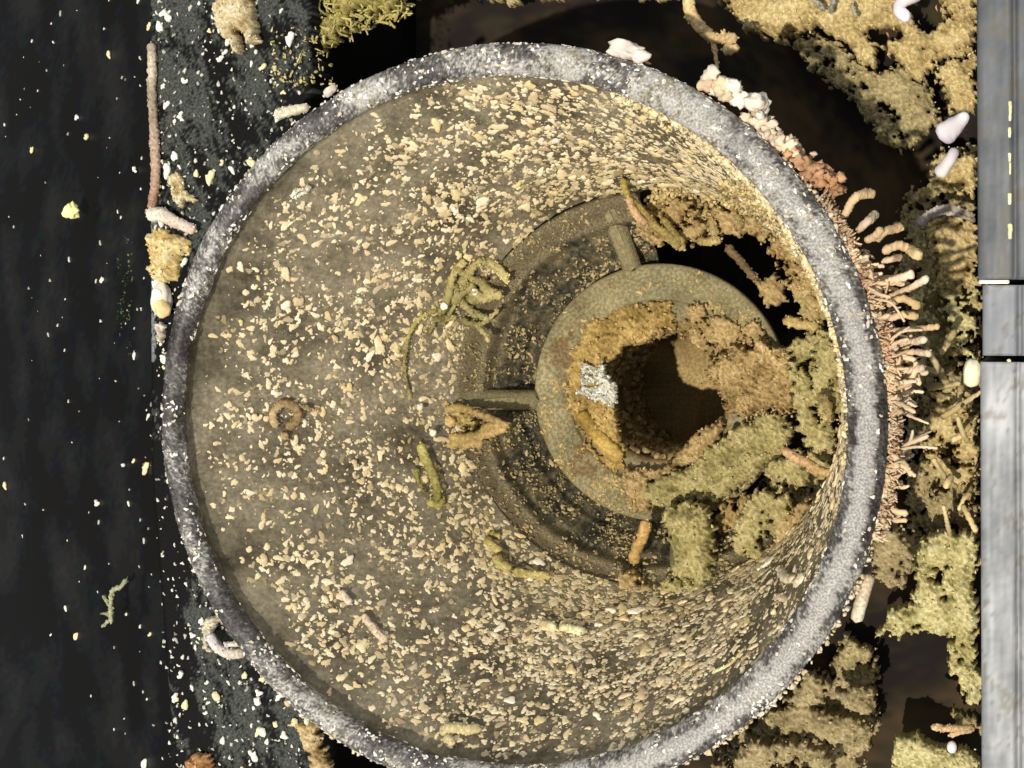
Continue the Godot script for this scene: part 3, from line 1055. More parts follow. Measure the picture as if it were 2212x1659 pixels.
func left_growth() -> void:
	strand("dust_worm", "long pinkish dust strand clinging along the edge of the black panel", "dust strand", [[11, 12, [330, 92], [333, 140], [331, 200], [335, 260], [338, 320], [340, 372], [336, 420], [331, 458]]], lin(214, 200, 178), lin(176, 142, 122), {"h": 250, "lift": 8.0})
	strand("dust_roll", "cream dust roll at the lower end of the pinkish strand", "dust roll", [[19, 12, [322, 466], [352, 464], [388, 482], [430, 500]]], lin(240, 234, 214), lin(226, 200, 190), {"h": 240, "lift": 14.0, "bump": 0.25})
	clump("dust_lump", "bright ochre dust lump between the panel edge and left rim", "dust lump", [[322, 505], [350, 490], [392, 505], [418, 525], [415, 545], [396, 556], [392, 596], [370, 612], [340, 606], [322, 585]], 248, 40, [lin(196, 166, 110), lin(232, 206, 142), lin(246, 232, 186)], {"ragged": 8.0, "amp": 5.0})
	var b := Buf.new()
	var p := at(350, 648, 240)
	lump(b, p, 26, 24, 42, lin(206, 202, 184), 0.16, 26)
	lump(b, p + Vector3(8, 16, 20), 20, 16, 22, lin(222, 196, 140), 0.3, 18)
	lump(b, p + Vector3(-4, 16, -14), 14, 12, 16, lin(238, 236, 228), 0.2, 16)
	var o := put("dust_ball", commit(b, p), soft_mat, null, p)
	tag(o, "smooth rounded grey white ball below the ochre lump", "dust ball")
	clump("dust_lump", "ragged pinkish white tuft under the smooth grey ball", "dust lump", [[334, 700], [350, 694], [362, 715], [358, 745], [345, 752], [338, 730]], 244, 24, [lin(190, 180, 160), lin(232, 220, 204), lin(246, 238, 228)], {"ragged": 8.0, "cell": 3.2})
	clump("dust_clump", "pale tan clump with two drooping legs at the top left", "dust clump", [[463, 25], [470, -25], [548, -25], [550, 25], [556, 60], [556, 92], [535, 98], [530, 70], [515, 70], [522, 118], [506, 114], [492, 88], [470, 56]], 225, 34, [lin(150, 128, 92), lin(216, 196, 150), lin(236, 222, 196)], {"ragged": 8.0})
	clump("dust_clump", "flaky cream dust clump on the panel beside the pinkish strand's lower half", "dust clump", [[366, 375], [386, 368], [398, 385], [400, 410], [428, 430], [420, 440], [398, 432], [396, 462], [384, 440], [364, 415]], 246, 16, [lin(180, 160, 110), lin(228, 210, 164), lin(240, 230, 200)], {"ragged": 8.0, "cell": 3.2, "amp": 5.0})
	strand("dust_curl", "white curl of dust with a hooked end at the lower left rim", "dust curl", [[13, 12, [455, 1366], [466, 1390], [484, 1406], [505, 1412], [534, 1408]], [7, 6, [486, 1392], [505, 1390], [520, 1392]]], lin(226, 216, 222), lin(236, 222, 196), {"h": 215, "bump": 0.2})
	clump("dust_clump", "crumbly cream clump above the white curl at lower left", "dust clump", [[438, 1400], [440, 1350], [455, 1330], [478, 1322], [482, 1342], [462, 1356], [456, 1385], [462, 1410]], 240, 22, [lin(170, 160, 130), lin(220, 210, 180), lin(238, 232, 212)], {"ragged": 8.0, "cell": 3.4})
	clump("dust_tuft", "fuzzy brown tuft at the bottom edge left of the funnel", "dust tuft", [[402, 1640], [420, 1624], [455, 1632], [470, 1670], [470, 1710], [400, 1710]], 240, 22, [lin(110, 76, 50), lin(170, 124, 84), lin(206, 164, 120)], {"ragged": 10.0})
	clump("dust_strand", "tan crumbly strand hanging below the lower left rim", "dust strand", [[630, 1560], [660, 1540], [690, 1560], [696, 1600], [716, 1640], [720, 1710], [670, 1710], [668, 1640], [650, 1590]], 260, 24, [lin(130, 108, 70), lin(206, 180, 130), lin(232, 214, 176)], {"ragged": 12.0})
	strand("green_twig", "small pale green branched twig on the dark panel, lower left", "twig", [[5, 6, [276, 1250], [262, 1268], [246, 1276], [242, 1305], [243, 1345]], [4, 5, [226, 1285], [240, 1310]], [3, 4, [222, 1324], [243, 1326]], [3, 4, [224, 1352], [240, 1338]]], lin(150, 160, 128), lin(196, 198, 160), {"h": 330})
	b = Buf.new()
	p = at(153, 455, 470)
	lump(b, p, 22, 12, 20, lin(240, 222, 150), 0.5, 18)
	o = put("dust_fleck_large", commit(b, p), dust_mat, null, p)
	tag(o, "large yellow fleck alone on the dark panel at far left", "dust fleck")
	clump("moss_bed", "olive tan mossy dust bed at the top edge left of the dark shadow", "moss", [[560, -30], [880, -30], [862, 20], [800, 40], [742, 86], [700, 110], [640, 100], [590, 60]], 330, 30, [lin(104, 100, 50), lin(160, 150, 88), lin(196, 182, 120)], {"ragged": 26.0, "gaps": -0.3, "amp": 8.0})
	# moss at the top
	var base := at(720, 40, 300)
	var root := thing("moss_tuft", base)
	tag(root, "olive green mossy tuft of dust threads at the top left of the funnel", "moss tuft")
	b = Buf.new()
	for k in 800:
		var t := rng.randf()
		var px := lerpf(545, 880, t)
		var low := lerpf(150, 30, t) if t > 0.25 else lerpf(70, 150, t * 4.0)
		var py := -30.0 + (low + 30.0) * pow(rng.randf(), 0.8)
		if nb.get_noise_2d(px * 0.3, py * 0.3) < -0.18 or (t < 0.3 and rng.randf() < 0.93):
			continue
		var w := at(px, py, 300.0 + rng.randf_range(-30, 50) + t * 60.0)
		var a := rng.randf() * TAU
		var d := Vector3(cos(a), rng.randf_range(-0.3, 0.5), sin(a))
		var l := rng.randf_range(10, 26)
		var q := lin(92, 92, 40).lerp(lin(186, 178, 104), rng.randf())
		if t > 0.5:
			q = q.lerp(lin(170, 150, 90), 0.5)
		tube(b, [w - d * l, w + Vector3(rng.randf_range(-7, 7), rng.randf_range(0, 9), rng.randf_range(-7, 7)), w + d.rotated(Vector3.UP, rng.randf_range(-1, 1)) * l], rng.randf_range(1.8, 4.4), 2.0, q, q.lerp(lin(206, 198, 140), 0.4), 0.5, 5, 1.2)
	o = put("moss_threads", commit(b, base), dust_mat, root)
	o.set_meta("kind", "stuff")
	# threads of moss and crumbs spilling onto the panel
	var xf := []
	var cols := []
	for k in 110:
		var w := at(rng.randf_range(585, 720), rng.randf_range(60, 190), 246)
		xf.append(Transform3D(any_basis(rng.randf_range(0.25, 0.8)), w))
		cols.append(lin(150, 140, 84).lerp(lin(206, 196, 146), rng.randf()))
	scatter("moss_crumbs", fleck_meshes, xf, cols, root, base, dust_mat)

func right_growth() -> void:
	var white := lin(232, 226, 226)
	var b := Buf.new()
	var p := at(2055, 290, 60)
	tube(b, [at(2092, 244, 60), at(2062, 272, 55), at(2028, 300, 60)], 9, 30, white, lin(214, 206, 212), 0.14, 16)
	tube(b, [at(2066, 318, 60), at(2052, 345, 58), at(2024, 382, 55)], 10, 15, lin(220, 210, 216), lin(240, 236, 232), 0.1, 14)
	var o := put("white_lobes", commit(b, p), soft_mat, null, p)
	tag(o, "pair of smooth white lobes hanging left of the steel channel", "white lobes")
	strand("white_curl", "white hooked curl at the top right near the steel channel", "dust curl", [[13, 17, [1992, -10], [1955, 2], [1942, 18], [1952, 34], [1970, 36]]], lin(206, 200, 204), lin(230, 218, 222), {"h": 650, "bump": 0.15, "fuzz": 0.0, "mat": soft_mat})
	strand("white_thread", "thin curved white thread at the top, left of the others", "thread", [[4, 7, [1745, -4], [1768, 8], [1782, 26]]], lin(230, 222, 190), lin(206, 206, 196), {"h": 780, "lift": 20.0})
	strand("white_thread", "greyish thread hanging from the top edge, middle one of three", "thread", [[6, 5, [1806, -6], [1800, 14], [1797, 34]]], lin(186, 184, 176), lin(170, 164, 150), {"h": 780, "lift": 20.0})
	strand("white_thread", "short straight white thread at the top right, rightmost of three", "thread", [[4, 3, [1842, 10], [1846, 26], [1852, 42]]], lin(230, 226, 210), lin(220, 210, 190), {"h": 780, "lift": 20.0})
	strand("dust_strand", "fuzzy pinkish tan strand bending right over the dark shadow at top", "dust strand", [[15, 13, [1486, -8], [1494, 30], [1512, 58], [1536, 80], [1562, 86], [1596, 82]], [9, 6, [1560, 86], [1566, 66]], [6, 4, [1542, 84], [1548, 130], [1550, 150]], [14, 12, [1560, 108], [1600, 104]]], lin(226, 196, 146), lin(206, 178, 134), {"h": 560})
	strand("arched_tube", "thin grey pink tube arching over the yellow mat at right", "tube", [[12, 6, [1985, 488], [2000, 472], [2020, 458], [2048, 450], [2076, 456], [2106, 470]], [5, 5, [2010, 470], [2040, 460], [2072, 466], [2106, 478]]], lin(206, 202, 204), lin(190, 172, 148), {"h": 740, "bump": 0.15, "lift": 20.0})
	b = Buf.new()
	p = at(2100, 806, 300)
	lump(b, p, 20, 20, 30, lin(228, 216, 184), 0.25, 18)
	o = put("dust_blob", commit(b, p), soft_mat, null, p)
	tag(o, "cream blob stuck to the side of the steel channel, right of the bristles", "dust blob")
	b = Buf.new()
	p = at(2056, 1614, 700)
	lump(b, p, 12, 12, 15, lin(204, 200, 200), 0.08, 16)
	o = put("white_ball", commit(b, p), soft_mat, null, p)
	tag(o, "small smooth white ball in the bottom right corner", "dust ball")
	strand("pink_twig", "pinkish forked twig lying level at the lower right", "twig", [[9, 9, [2010, 1568], [2050, 1572], [2108, 1572]], [8, 9, [2050, 1588], [2075, 1578], [2100, 1574]]], lin(226, 190, 150), lin(206, 180, 134), {"h": 720})
	# bits between the bristles and the steel
	for k in 16:
		var w := at(rng.randf_range(1985, 2095), rng.randf_range(560, 1130), rng.randf_range(560, 760))
		var d := Vector3(rng.randf_range(-1, 1), rng.randf_range(-0.2, 0.5), rng.randf_range(-1, 1)).normalized()
		var l := rng.randf_range(18, 60)
		b = Buf.new()
		tube(b, [w - d * l, w + Vector3(0, rng.randf_range(4, 14), rng.randf_range(-8, 8)), w + d * l], rng.randf_range(5, 10), rng.randf_range(4, 8), lin(160, 142, 96), lin(216, 196, 150), 0.5, 8)
		o = put("loose_strand", commit(b, w), dust_mat, null, w)
		tag(o, "short tan strand lying loose between the bristles and the steel channel", "dust strand", "loose strands beside the steel channel")

func bowl_growth() -> void:
	var g0 := lin(150, 140, 88)
	var g1 := lin(202, 188, 134)
	var o0 := lin(206, 172, 120)
	# clump on the throat edge, upper left of the hub
	strand("dust_tangle", "greenish yellow dust tangle on the throat edge, upper left of hub", "dust tangle", [[11, 9, [955, 680], [972, 640], [985, 590], [1010, 562]], [12, 9, [990, 640], [1005, 605], [1030, 572], [1060, 566], [1090, 590], [1100, 606]], [10, 8, [985, 612], [1000, 650], [1030, 676], [1060, 690]], [16, 13, [1010, 650], [1040, 640], [1075, 640]], [13, 11, [1000, 600], [1020, 626], [1060, 650]], [9, 7, [1015, 660], [1034, 690]], [9, 7, [940, 690], [990, 684]], [10, 8, [985, 575], [1020, 600], [1050, 610]], [6, 5, [960, 700], [985, 660], [990, 620]], [6, 5, [1040, 560], [1070, 580], [1100, 612]], [7, 5, [1000, 690], [1040, 700], [1080, 670]], [5, 4, [930, 720], [960, 670], [1000, 640]], [16, 14, [975, 655], [1000, 630], [1030, 610]], [14, 12, [1040, 600], [1060, 630], [1090, 640]], [6, 5, [1020, 690], [1050, 720], [1060, 740]]], g0, g1, {"lift": 14.0, "bump": 0.65})
	strand("dust_thread", "thin pale thread curving down the bowl left of the hub", "thread", [[6, 4, [945, 668], [905, 692], [884, 730], [876, 780], [880, 825], [890, 862]]], lin(180, 170, 100), lin(186, 172, 120), {"lift": 6.0})
	for q in [[1032, 629, "round white bead on the tangle upper left of the hub"], [945, 934, "white bead at the left strut, lower one"], [916, 878, "white bead at the left strut, upper one"], [968, 660, "yellowish bead at the foot of the upper left tangle"]]:
		var b := Buf.new()
		var p := on_bowl(q[0], q[1]) + Vector3(0, 30, 0)
		lump(b, p, 9, 8, 10, lin(228, 218, 194), 0.45, 14)
		var o := put("white_bead", commit(b, p), soft_mat, null, p)
		tag(o, q[2], "bead")
	# tangle on the left strut
	strand("dust_tangle", "ochre dust tangle draped over the left strut of the hub", "dust tangle", [[10, 10, [965, 890], [985, 880], [1015, 884], [1050, 898], [1085, 912], [1104, 922]], [12, 9, [930, 890], [950, 880], [972, 864]], [12, 10, [925, 915], [960, 905], [990, 912]], [12, 11, [930, 950], [965, 945], [1010, 945], [1060, 936], [1100, 922]], [10, 9, [935, 900], [925, 935], [935, 955]], [14, 12, [960, 960], [1000, 958], [1050, 955]], [11, 10, [1040, 945], [1062, 918], [1096, 922]]], lin(168, 150, 92), o0, {"lift": 18.0, "bump": 0.6, "h": 545})
	strand("dust_caterpillar", "yellow green caterpillar-like dust strand below the left strut", "dust strand", [[12, 12, [912, 955], [920, 985], [935, 1015], [944, 1040], [948, 1070], [935, 1085]], [5, 4, [902, 1010], [908, 1040], [922, 1066]], [10, 9, [925, 1080], [950, 1090], [962, 1074]]], lin(192, 182, 112), lin(148, 138, 78), {"lift": 12.0, "bump": 0.55})
	strand("dust_tangle", "yellow dust strand with a knobbly head below the hub, lower left", "dust tangle", [[12, 10, [1110, 1232], [1140, 1238], [1165, 1240], [1195, 1244]], [16, 13, [1075, 1195], [1085, 1215], [1110, 1230]], [13, 9, [1052, 1160], [1070, 1180], [1090, 1190]], [9, 7, [1060, 1150], [1085, 1158]]], lin(164, 150, 92), lin(202, 184, 124), {"lift": 12.0, "bump": 0.55})
	strand("dust_strand", "tan dust strand hanging from the hub ring towards the lower wall", "dust strand", [[15, 13, [1400, 1122], [1392, 1150], [1376, 1185], [1370, 1220]], [20, 22, [1372, 1228], [1362, 1250], [1350, 1270]]], lin(196, 160, 108), lin(186, 156, 96), {"h": 575, "bump": 0.6})
	# the upper strut's threads
	strand("dust_strand", "olive dust strand running down right of the upper strut", "dust strand", [[8, 11, [1346, 384], [1356, 420], [1384, 452], [1420, 490], [1440, 505], [1470, 535]], [9, 8, [1430, 470], [1455, 500], [1478, 528]]], lin(170, 152, 84), lin(190, 168, 108), {"h": 480, "bump": 0.5})
	strand("dust_strand", "pinkish dust strand beside the upper strut, nearest to it", "dust strand", [[9, 10, [1358, 425], [1374, 460], [1400, 486]]], lin(216, 182, 140), lin(206, 170, 130), {"h": 470, "bump": 0.5})
	strand("dust_strand", "pink tipped dust strand in the dark gap right of the hub", "dust strand", [[12, 10, [1690, 970], [1715, 985], [1745, 1000], [1770, 1015], [1805, 1025], [1822, 1040]], [9, 8, [1745, 1005], [1770, 1028]]], lin(216, 176, 140), lin(190, 166, 104), {"h": 500, "bump": 0.5})
	strand("dust_strand", "dim dust strand slanting across the dark gap right of the upper strut", "dust strand", [[11, 9, [1570, 530], [1600, 565], [1640, 612]]], lin(140, 118, 84), lin(116, 100, 74), {"h": 720, "bump": 0.5})
	strand("dust_strand", "pale dust strand lying over the tan lump right of the hub hole", "dust strand", [[9, 7, [1632, 738], [1655, 755], [1680, 785], [1706, 815]]], lin(226, 200, 150), lin(190, 160, 100), {"h": 640, "bump": 0.4})
	# longer bits lying in the lower bowl
	strand("dust_stick", "cream dust stick on the lower wall, below the hub", "dust stick", [[12, 10, [1208, 1354], [1235, 1358], [1268, 1364]], [16, 12, [1165, 1350], [1185, 1352], [1205, 1360]]], lin(226, 212, 160), lin(228, 216, 178), {"bump": 0.35})
	strand("dust_stick", "pale dust stick low in the bowl near the bottom rim", "dust stick", [[16, 11, [950, 1582], [985, 1572], [1015, 1574], [1045, 1572]], [13, 10, [960, 1590], [985, 1606]]], lin(212, 196, 150), lin(226, 208, 160), {"bump": 0.45})
	strand("dust_stick", "long broken line of dust on the lower left wall", "dust stick", [[9, 9, [735, 1275], [762, 1305]], [9, 10, [785, 1325], [812, 1360], [838, 1385]]], lin(232, 212, 186), lin(236, 214, 190), {"bump": 0.5})
	strand("dust_stick", "straight dust stick parallel to the lower right rim", "dust stick", [[8, 7, [1625, 1440], [1655, 1415], [1695, 1352]], [7, 6, [1540, 1455], [1580, 1435], [1612, 1400]]], lin(232, 216, 170), lin(206, 186, 130), {"bump": 0.4})
	strand("dust_curl", "thick white curl of dust on the lower right inner wall", "dust curl", [[13, 12, [1690, 1232], [1700, 1250], [1722, 1252]], [19, 16, [1722, 1265], [1740, 1250], [1748, 1236]], [10, 9, [1680, 1290], [1700, 1296], [1702, 1310]]], lin(240, 222, 196), lin(236, 214, 180), {"bump": 0.3})
	strand("dust_shell", "brownish curled shell with a thin tail on the left inner wall", "dust curl", [[9, 12, [600, 925], [592, 895], [612, 872], [640, 880], [644, 905], [620, 925]], [5, 3, [640, 872], [662, 880], [688, 886]], [12, 9, [610, 935], [625, 948]]], lin(206, 182, 140), lin(186, 156, 110), {"bump": 0.3})
	strand("white_loop", "small white loop of dust high on the left inner wall", "dust curl", [[4, 4, [632, 428], [640, 414], [660, 408], [672, 404], [655, 418], [636, 428]]], lin(226, 222, 206), lin(226, 222, 206), {"bump": 0.2})
	# yellow felt in the upper right part of the bowl
	var names := ["upper right wall close to the upper strut", "right wall just inside the rim", "right wall above the dark gap"]
	var k := 0
	for set_px in [[[1395, 430], [1440, 400], [1520, 420], [1590, 430], [1620, 470], [1560, 505], [1470, 520], [1400, 490]], [[1640, 400], [1690, 420], [1740, 520], [1780, 600], [1770, 650], [1700, 560], [1640, 480]], [[1560, 380], [1640, 390], [1660, 470], [1600, 480], [1560, 430]]]:
		var b := Buf.new()
		var poly := PackedVector2Array()
		for e in set_px:
			poly.append(Vector2(e[0], e[1]))
		var base := on_bowl(set_px[0][0], set_px[0][1])
		for j in 6500:
			var e := Vector2(rng.randf_range(1390, 1790), rng.randf_range(370, 660))
			if edge_distance(e, poly) < 0:
				continue
			var w := on_bowl(e.x, e.y) + Vector3(rng.randf_range(-8, 4), rng.randf_range(0, 14), rng.randf_range(-4, 8))
			var sz := rng.randf_range(2.5, 6.0)
			lump(b, w, sz * 1.3, sz * 0.8, sz, lin(128, 112, 72).lerp(lin(204, 182, 132), rng.randf()), 0.9, 6, rng.randf() * 3)
		var o := put("dust_felt", commit(b, base), dust_mat, null, base)
		tag(o, "crumbly tan dust felt on the " + names[k], "dust felt", "", "stuff")
		k += 1

func hub_growth() -> void:
	var dull_q := [lin(140, 124, 90), lin(176, 160, 120), lin(198, 182, 142)]
	var yellow := [lin(134, 112, 66), lin(180, 152, 94), lin(208, 180, 118)]
	var tan_q := [lin(130, 108, 72), lin(176, 150, 102), lin(204, 178, 130)]
	var green_q := [lin(134, 124, 80), lin(174, 162, 110), lin(204, 190, 138)]
	# yellow dust lining the hub's inner seat
	clump("hub_dust", "yellow dust lining the inner edge of the hub ring round its hole", "hub dust", [[1222, 840], [1232, 760], [1270, 700], [1330, 660], [1400, 645], [1450, 650], [1460, 690], [1480, 735], [1450, 718], [1420, 720], [1390, 740], [1350, 750], [1318, 790], [1320, 860], [1340, 930], [1352, 985], [1340, 1010], [1290, 975], [1240, 910]], 712, 20, yellow, {"ragged": 10.0, "amp": 5.0, "cell": 3.6, "size": 0.7})
	strand("dust_roll", "bright yellow dust roll on the lower left of the hub hole", "dust roll", [[17, 21, [1252, 888], [1275, 918], [1305, 955], [1345, 995]]], lin(190, 158, 84), lin(232, 196, 116), {"h": 700, "bump": 0.3})
	clump("hub_dust", "tan dust patch on the upper right of the hub ring", "hub dust", [[1470, 660], [1520, 650], [1580, 690], [1640, 700], [1660, 740], [1600, 760], [1540, 745], [1500, 715]], 694, 16, tan_q, {"ragged": 16.0, "gaps": -0.2, "cell": 3.6, "size": 0.7})
	clump("dust_mass", "large tan lump of dust over the right side of the hub hole", "dust mass", [[1522, 755], [1545, 770], [1575, 745], [1630, 735], [1700, 750], [1752, 780], [1755, 860], [1720, 890], [1650, 900], [1570, 900], [1550, 870], [1538, 820]], 670, 40, tan_q, {"ragged": 20.0, "amp": 6.0, "cell": 3.4, "gaps": -2.0})
	clump("dust_mass", "olive green roll of dust along the hub ring's lower right", "dust mass", [[1700, 890], [1720, 930], [1690, 985], [1640, 1030], [1560, 1075], [1500, 1090], [1420, 1100], [1380, 1060], [1420, 1020], [1480, 1010], [1520, 975], [1580, 930], [1640, 890]], 676, 36, green_q, {"ragged": 12.0, "amp": 5.0, "cell": 3.8, "gaps": -2.0})
	clump("dust_mass", "tan crumbly dust on the lower right lip of the hub hole", "dust mass", [[1456, 985], [1480, 960], [1520, 920], [1565, 905], [1560, 950], [1530, 985], [1480, 1010], [1440, 1030], [1400, 1040], [1350, 1030], [1350, 1005], [1410, 1020]], 690, 26, tan_q, {"ragged": 12.0, "cell": 3.6})
	clump("dust_mass", "knobbly tan dust lump on the bottom of the hub ring", "dust mass", [[1345, 1020], [1395, 1020], [1412, 1060], [1405, 1100], [1372, 1110], [1350, 1075]], 680, 32, tan_q, {"ragged": 10.0, "cell": 3.6})
	clump("dust_mass", "olive and tan dust sleeve covering the lower strut", "dust mass", [[1432, 1095], [1480, 1085], [1530, 1095], [1545, 1150], [1550, 1230], [1540, 1285], [1500, 1300], [1460, 1290], [1450, 1220], [1440, 1150]], 572, 44, green_q, {"ragged": 12.0, "amp": 5.5, "cell": 3.8, "gaps": -2.0})
	clump("dust_mass", "tan dust spilling off the lower strut onto the bottom wall", "dust mass", [[1330, 1245], [1380, 1225], [1400, 1260], [1450, 1270], [1440, 1310], [1380, 1300], [1340, 1290]], 560, 30, tan_q, {"ragged": 16.0, "gaps": -0.3})
	clump("dust_mass", "ragged olive dust over the right strut, next to the right rim", "dust mass", [[1740, 760], [1800, 700], [1812, 780], [1822, 900], [1780, 920], [1760, 880]], 560, 30, green_q, {"ragged": 18.0, "gaps": -0.3})
	clump("dust_tuft", "tan dust tuft at the right end of the dark gap", "dust tuft", [[1620, 600], [1690, 590], [1700, 650], [1660, 660], [1640, 640]], 640, 24, tan_q, {"ragged": 14.0, "gaps": -0.4})
	clump("dust_tuft", "olive dust tuft hanging from the right wall beside the rim", "dust tuft", [[1700, 590], [1770, 600], [1800, 690], [1760, 720], [1720, 670]], 520, 24, green_q, {"ragged": 16.0, "gaps": -0.35})
	clump("dust_tuft", "tan dust tuft on the dark plate upper left of the hub ring", "dust tuft", [[1110, 650], [1160, 600], [1180, 640], [1160, 720], [1130, 760], [1120, 700]], 800, 24, tan_q, {"ragged": 16.0, "gaps": -0.3})
	clump("dust_tuft", "tan dust tuft on the dark plate below the hub ring", "dust tuft", [[1140, 1080], [1210, 1040], [1260, 1090], [1340, 1120], [1300, 1160], [1220, 1120]], 830, 22, tan_q, {"ragged": 18.0, "gaps": -0.2})
	clump("white_flake", "crinkled white flake on the left lip of the hub hole", "flake", [[1252, 800], [1262, 782], [1282, 790], [1305, 780], [1310, 805], [1330, 830], [1338, 868], [1325, 882], [1308, 872], [1280, 862], [1250, 850], [1256, 825]], 684, 10, [lin(150, 150, 120), lin(226, 224, 206), lin(246, 244, 236)], {"ragged": 7.0, "amp": 13.0, "cell": 3.0, "crumbs": 0.05})
	clump("hub_dust", "tan dust over the inner seat of the hub, upper right of the hole", "hub dust", [[1468, 690], [1500, 675], [1560, 690], [1610, 740], [1600, 775], [1545, 770], [1500, 745]], 712, 16, tan_q, {"ragged": 14.0, "gaps": -0.5, "cell": 3.6})
	clump("hub_dust", "yellow brown dust on the inner seat of the hub, lower left of the hole", "hub dust", [[1228, 880], [1262, 890], [1300, 950], [1352, 1000], [1372, 1042], [1330, 1034], [1262, 968]], 712, 14, yellow, {"ragged": 12.0, "gaps": -0.45, "cell": 3.6})
	clump("dust_mass", "olive dust heap over the broken end of the stepped wall, lower right of the hub", "dust mass", [[1590, 1085], [1680, 1050], [1730, 1110], [1700, 1190], [1640, 1220], [1590, 1190]], 556, 24, green_q, {"ragged": 26.0, "gaps": -0.4, "amp": 6.0})
	var cave := Buf.new()
	for k in 2600:
		var a := rng.randf() * TAU
		var w := Vector3(HUB.x + cos(a) * 163.0, rng.randf_range(-1250, -735), HUB.z + sin(a) * 163.0)
		var big := nb.get_noise_3dv(w * 0.1)
		if big < -0.15:
			continue
		var sz := rng.randf_range(4, 11) * (1.0 + big)
		lump(cave, w, sz, sz, sz, tan_q[0].lerp(tan_q[2], rng.randf()), 0.9, 7, rng.randf() * 3.0)
	var co := put("bore_dust", commit(cave, HUB), felt_mat, null, HUB)
	tag(co, "crumbly brown dust coating the inside of the hub hole", "dust", "", "stuff")
	clump("strut_dust", "ochre and green dust mass wrapped round the left strut", "dust mass", [[912, 885], [955, 862], [1000, 872], [1050, 905], [1104, 920], [1060, 955], [960, 968], [918, 955]], 556, 22, [lin(112, 104, 56), lin(164, 148, 88), lin(200, 178, 118)], {"ragged": 18.0, "gaps": -0.12, "amp": 7.0})
	clump("dust_mass", "ragged tan flakes bridging the upper right of the hub ring and the wall", "dust mass", [[1600, 470], [1700, 440], [1790, 600], [1800, 720], [1740, 700], [1700, 600], [1640, 530]], 520, 26, tan_q, {"ragged": 30.0, "gaps": -0.42, "amp": 6.0})
	clump("dust_mass", "ragged olive flakes filling the gap between hub ring and right rim", "dust mass", [[1700, 740], [1760, 690], [1820, 740], [1830, 920], [1800, 980], [1730, 960], [1710, 880]], 580, 28, green_q, {"ragged": 30.0, "gaps": -0.45, "amp": 6.0})
	clump("dust_mass", "lacy tan flakes in the gap right of the lower strut", "dust mass", [[1555, 1150], [1620, 1090], [1720, 1060], [1790, 1080], [1770, 1160], [1680, 1230], [1570, 1270]], 700, 26, tan_q, {"ragged": 34.0, "gaps": -0.22, "amp": 6.0})
	clump("dust_mass", "tan flake lump against the lower right wall beside the gap", "dust mass", [[1670, 1120], [1740, 1080], [1790, 1090], [1770, 1160], [1700, 1210]], 560, 26, tan_q, {"ragged": 24.0, "gaps": -0.3, "amp": 6.0})
	clump("dust_mass", "tan felt strip along the bottom edge of the dark gap", "dust mass", [[1550, 1250], [1640, 1230], [1740, 1180], [1780, 1130], [1800, 1150], [1750, 1230], [1650, 1290], [1550, 1310]], 540, 22, green_q, {"ragged": 24.0, "gaps": -0.5, "amp": 6.0})
	clump("dust_mass", "tan felt hanging from the wall along the top of the dark gap", "dust mass", [[1375, 470], [1450, 430], [1560, 440], [1660, 470], [1700, 520], [1620, 510], [1540, 500], [1470, 530], [1400, 520]], 520, 24, tan_q, {"ragged": 24.0, "gaps": -0.3, "amp": 6.0})
	clump("dust_mass", "stringy olive tan mass joining the lower strut to the bowl wall below it", "dust mass", [[1400, 1270], [1470, 1240], [1560, 1250], [1640, 1250], [1600, 1310], [1500, 1330], [1420, 1320]], 540, 22, green_q, {"ragged": 26.0, "gaps": -0.4, "amp": 6.0})
	clump("dust_mass", "olive tan mass between the hub ring's lower right and the rim", "dust mass", [[1640, 1010], [1720, 960], [1800, 940], [1815, 1010], [1760, 1050], [1680, 1080]], 620, 24, green_q, {"ragged": 28.0, "gaps": -0.3, "amp": 6.0})
	clump("dust_mass", "tan flaky mass in the gap next to the lower strut's right side", "dust mass", [[1545, 1090], [1610, 1060], [1640, 1110], [1600, 1170], [1550, 1200]], 690, 24, tan_q, {"ragged": 24.0, "gaps": -0.3, "amp": 6.0})
	# stubs of dust hanging into the dark gap from the felt above it
	for e in [[[1440, 498], [1462, 520], [1480, 540], 12, "right of the upper strut, pointing down right into the dark gap"], [[1538, 470], [1542, 492], [1548, 512], 11, "hanging straight down from the felt above the dark gap"], [[1668, 468], [1655, 495], [1640, 522], 13, "slanting down left from the right wall above the gap"], [[1590, 462], [1598, 484], [1600, 500], 10, "shortest of those hanging from the felt above the gap"], [[1702, 540], [1730, 560], [1758, 590], 14, "slanting down along the upper right wall inside the rim"], [[1505, 520], [1530, 522], [1560, 516], 11, "lying level along the upper edge of the dark gap"], [[1690, 690], [1730, 700], [1772, 706], 13, "lying level between the hub ring and right rim"], [[1770, 850], [1790, 880], [1780, 910], 11, "curling on the green flakes right of the hub"], [[1740, 640], [1770, 660], [1796, 668], 12, "just inside the right rim above the green flakes"]]:
		strand("dust_stub", "stubby tan dust strand " + e[4], "dust strand", [[e[3], e[3] * 0.9, e[0], e[1], e[2]]], lin(178, 156, 104), lin(204, 180, 122), {"h": 500, "bump": 0.6, "fuzz": 0.3})

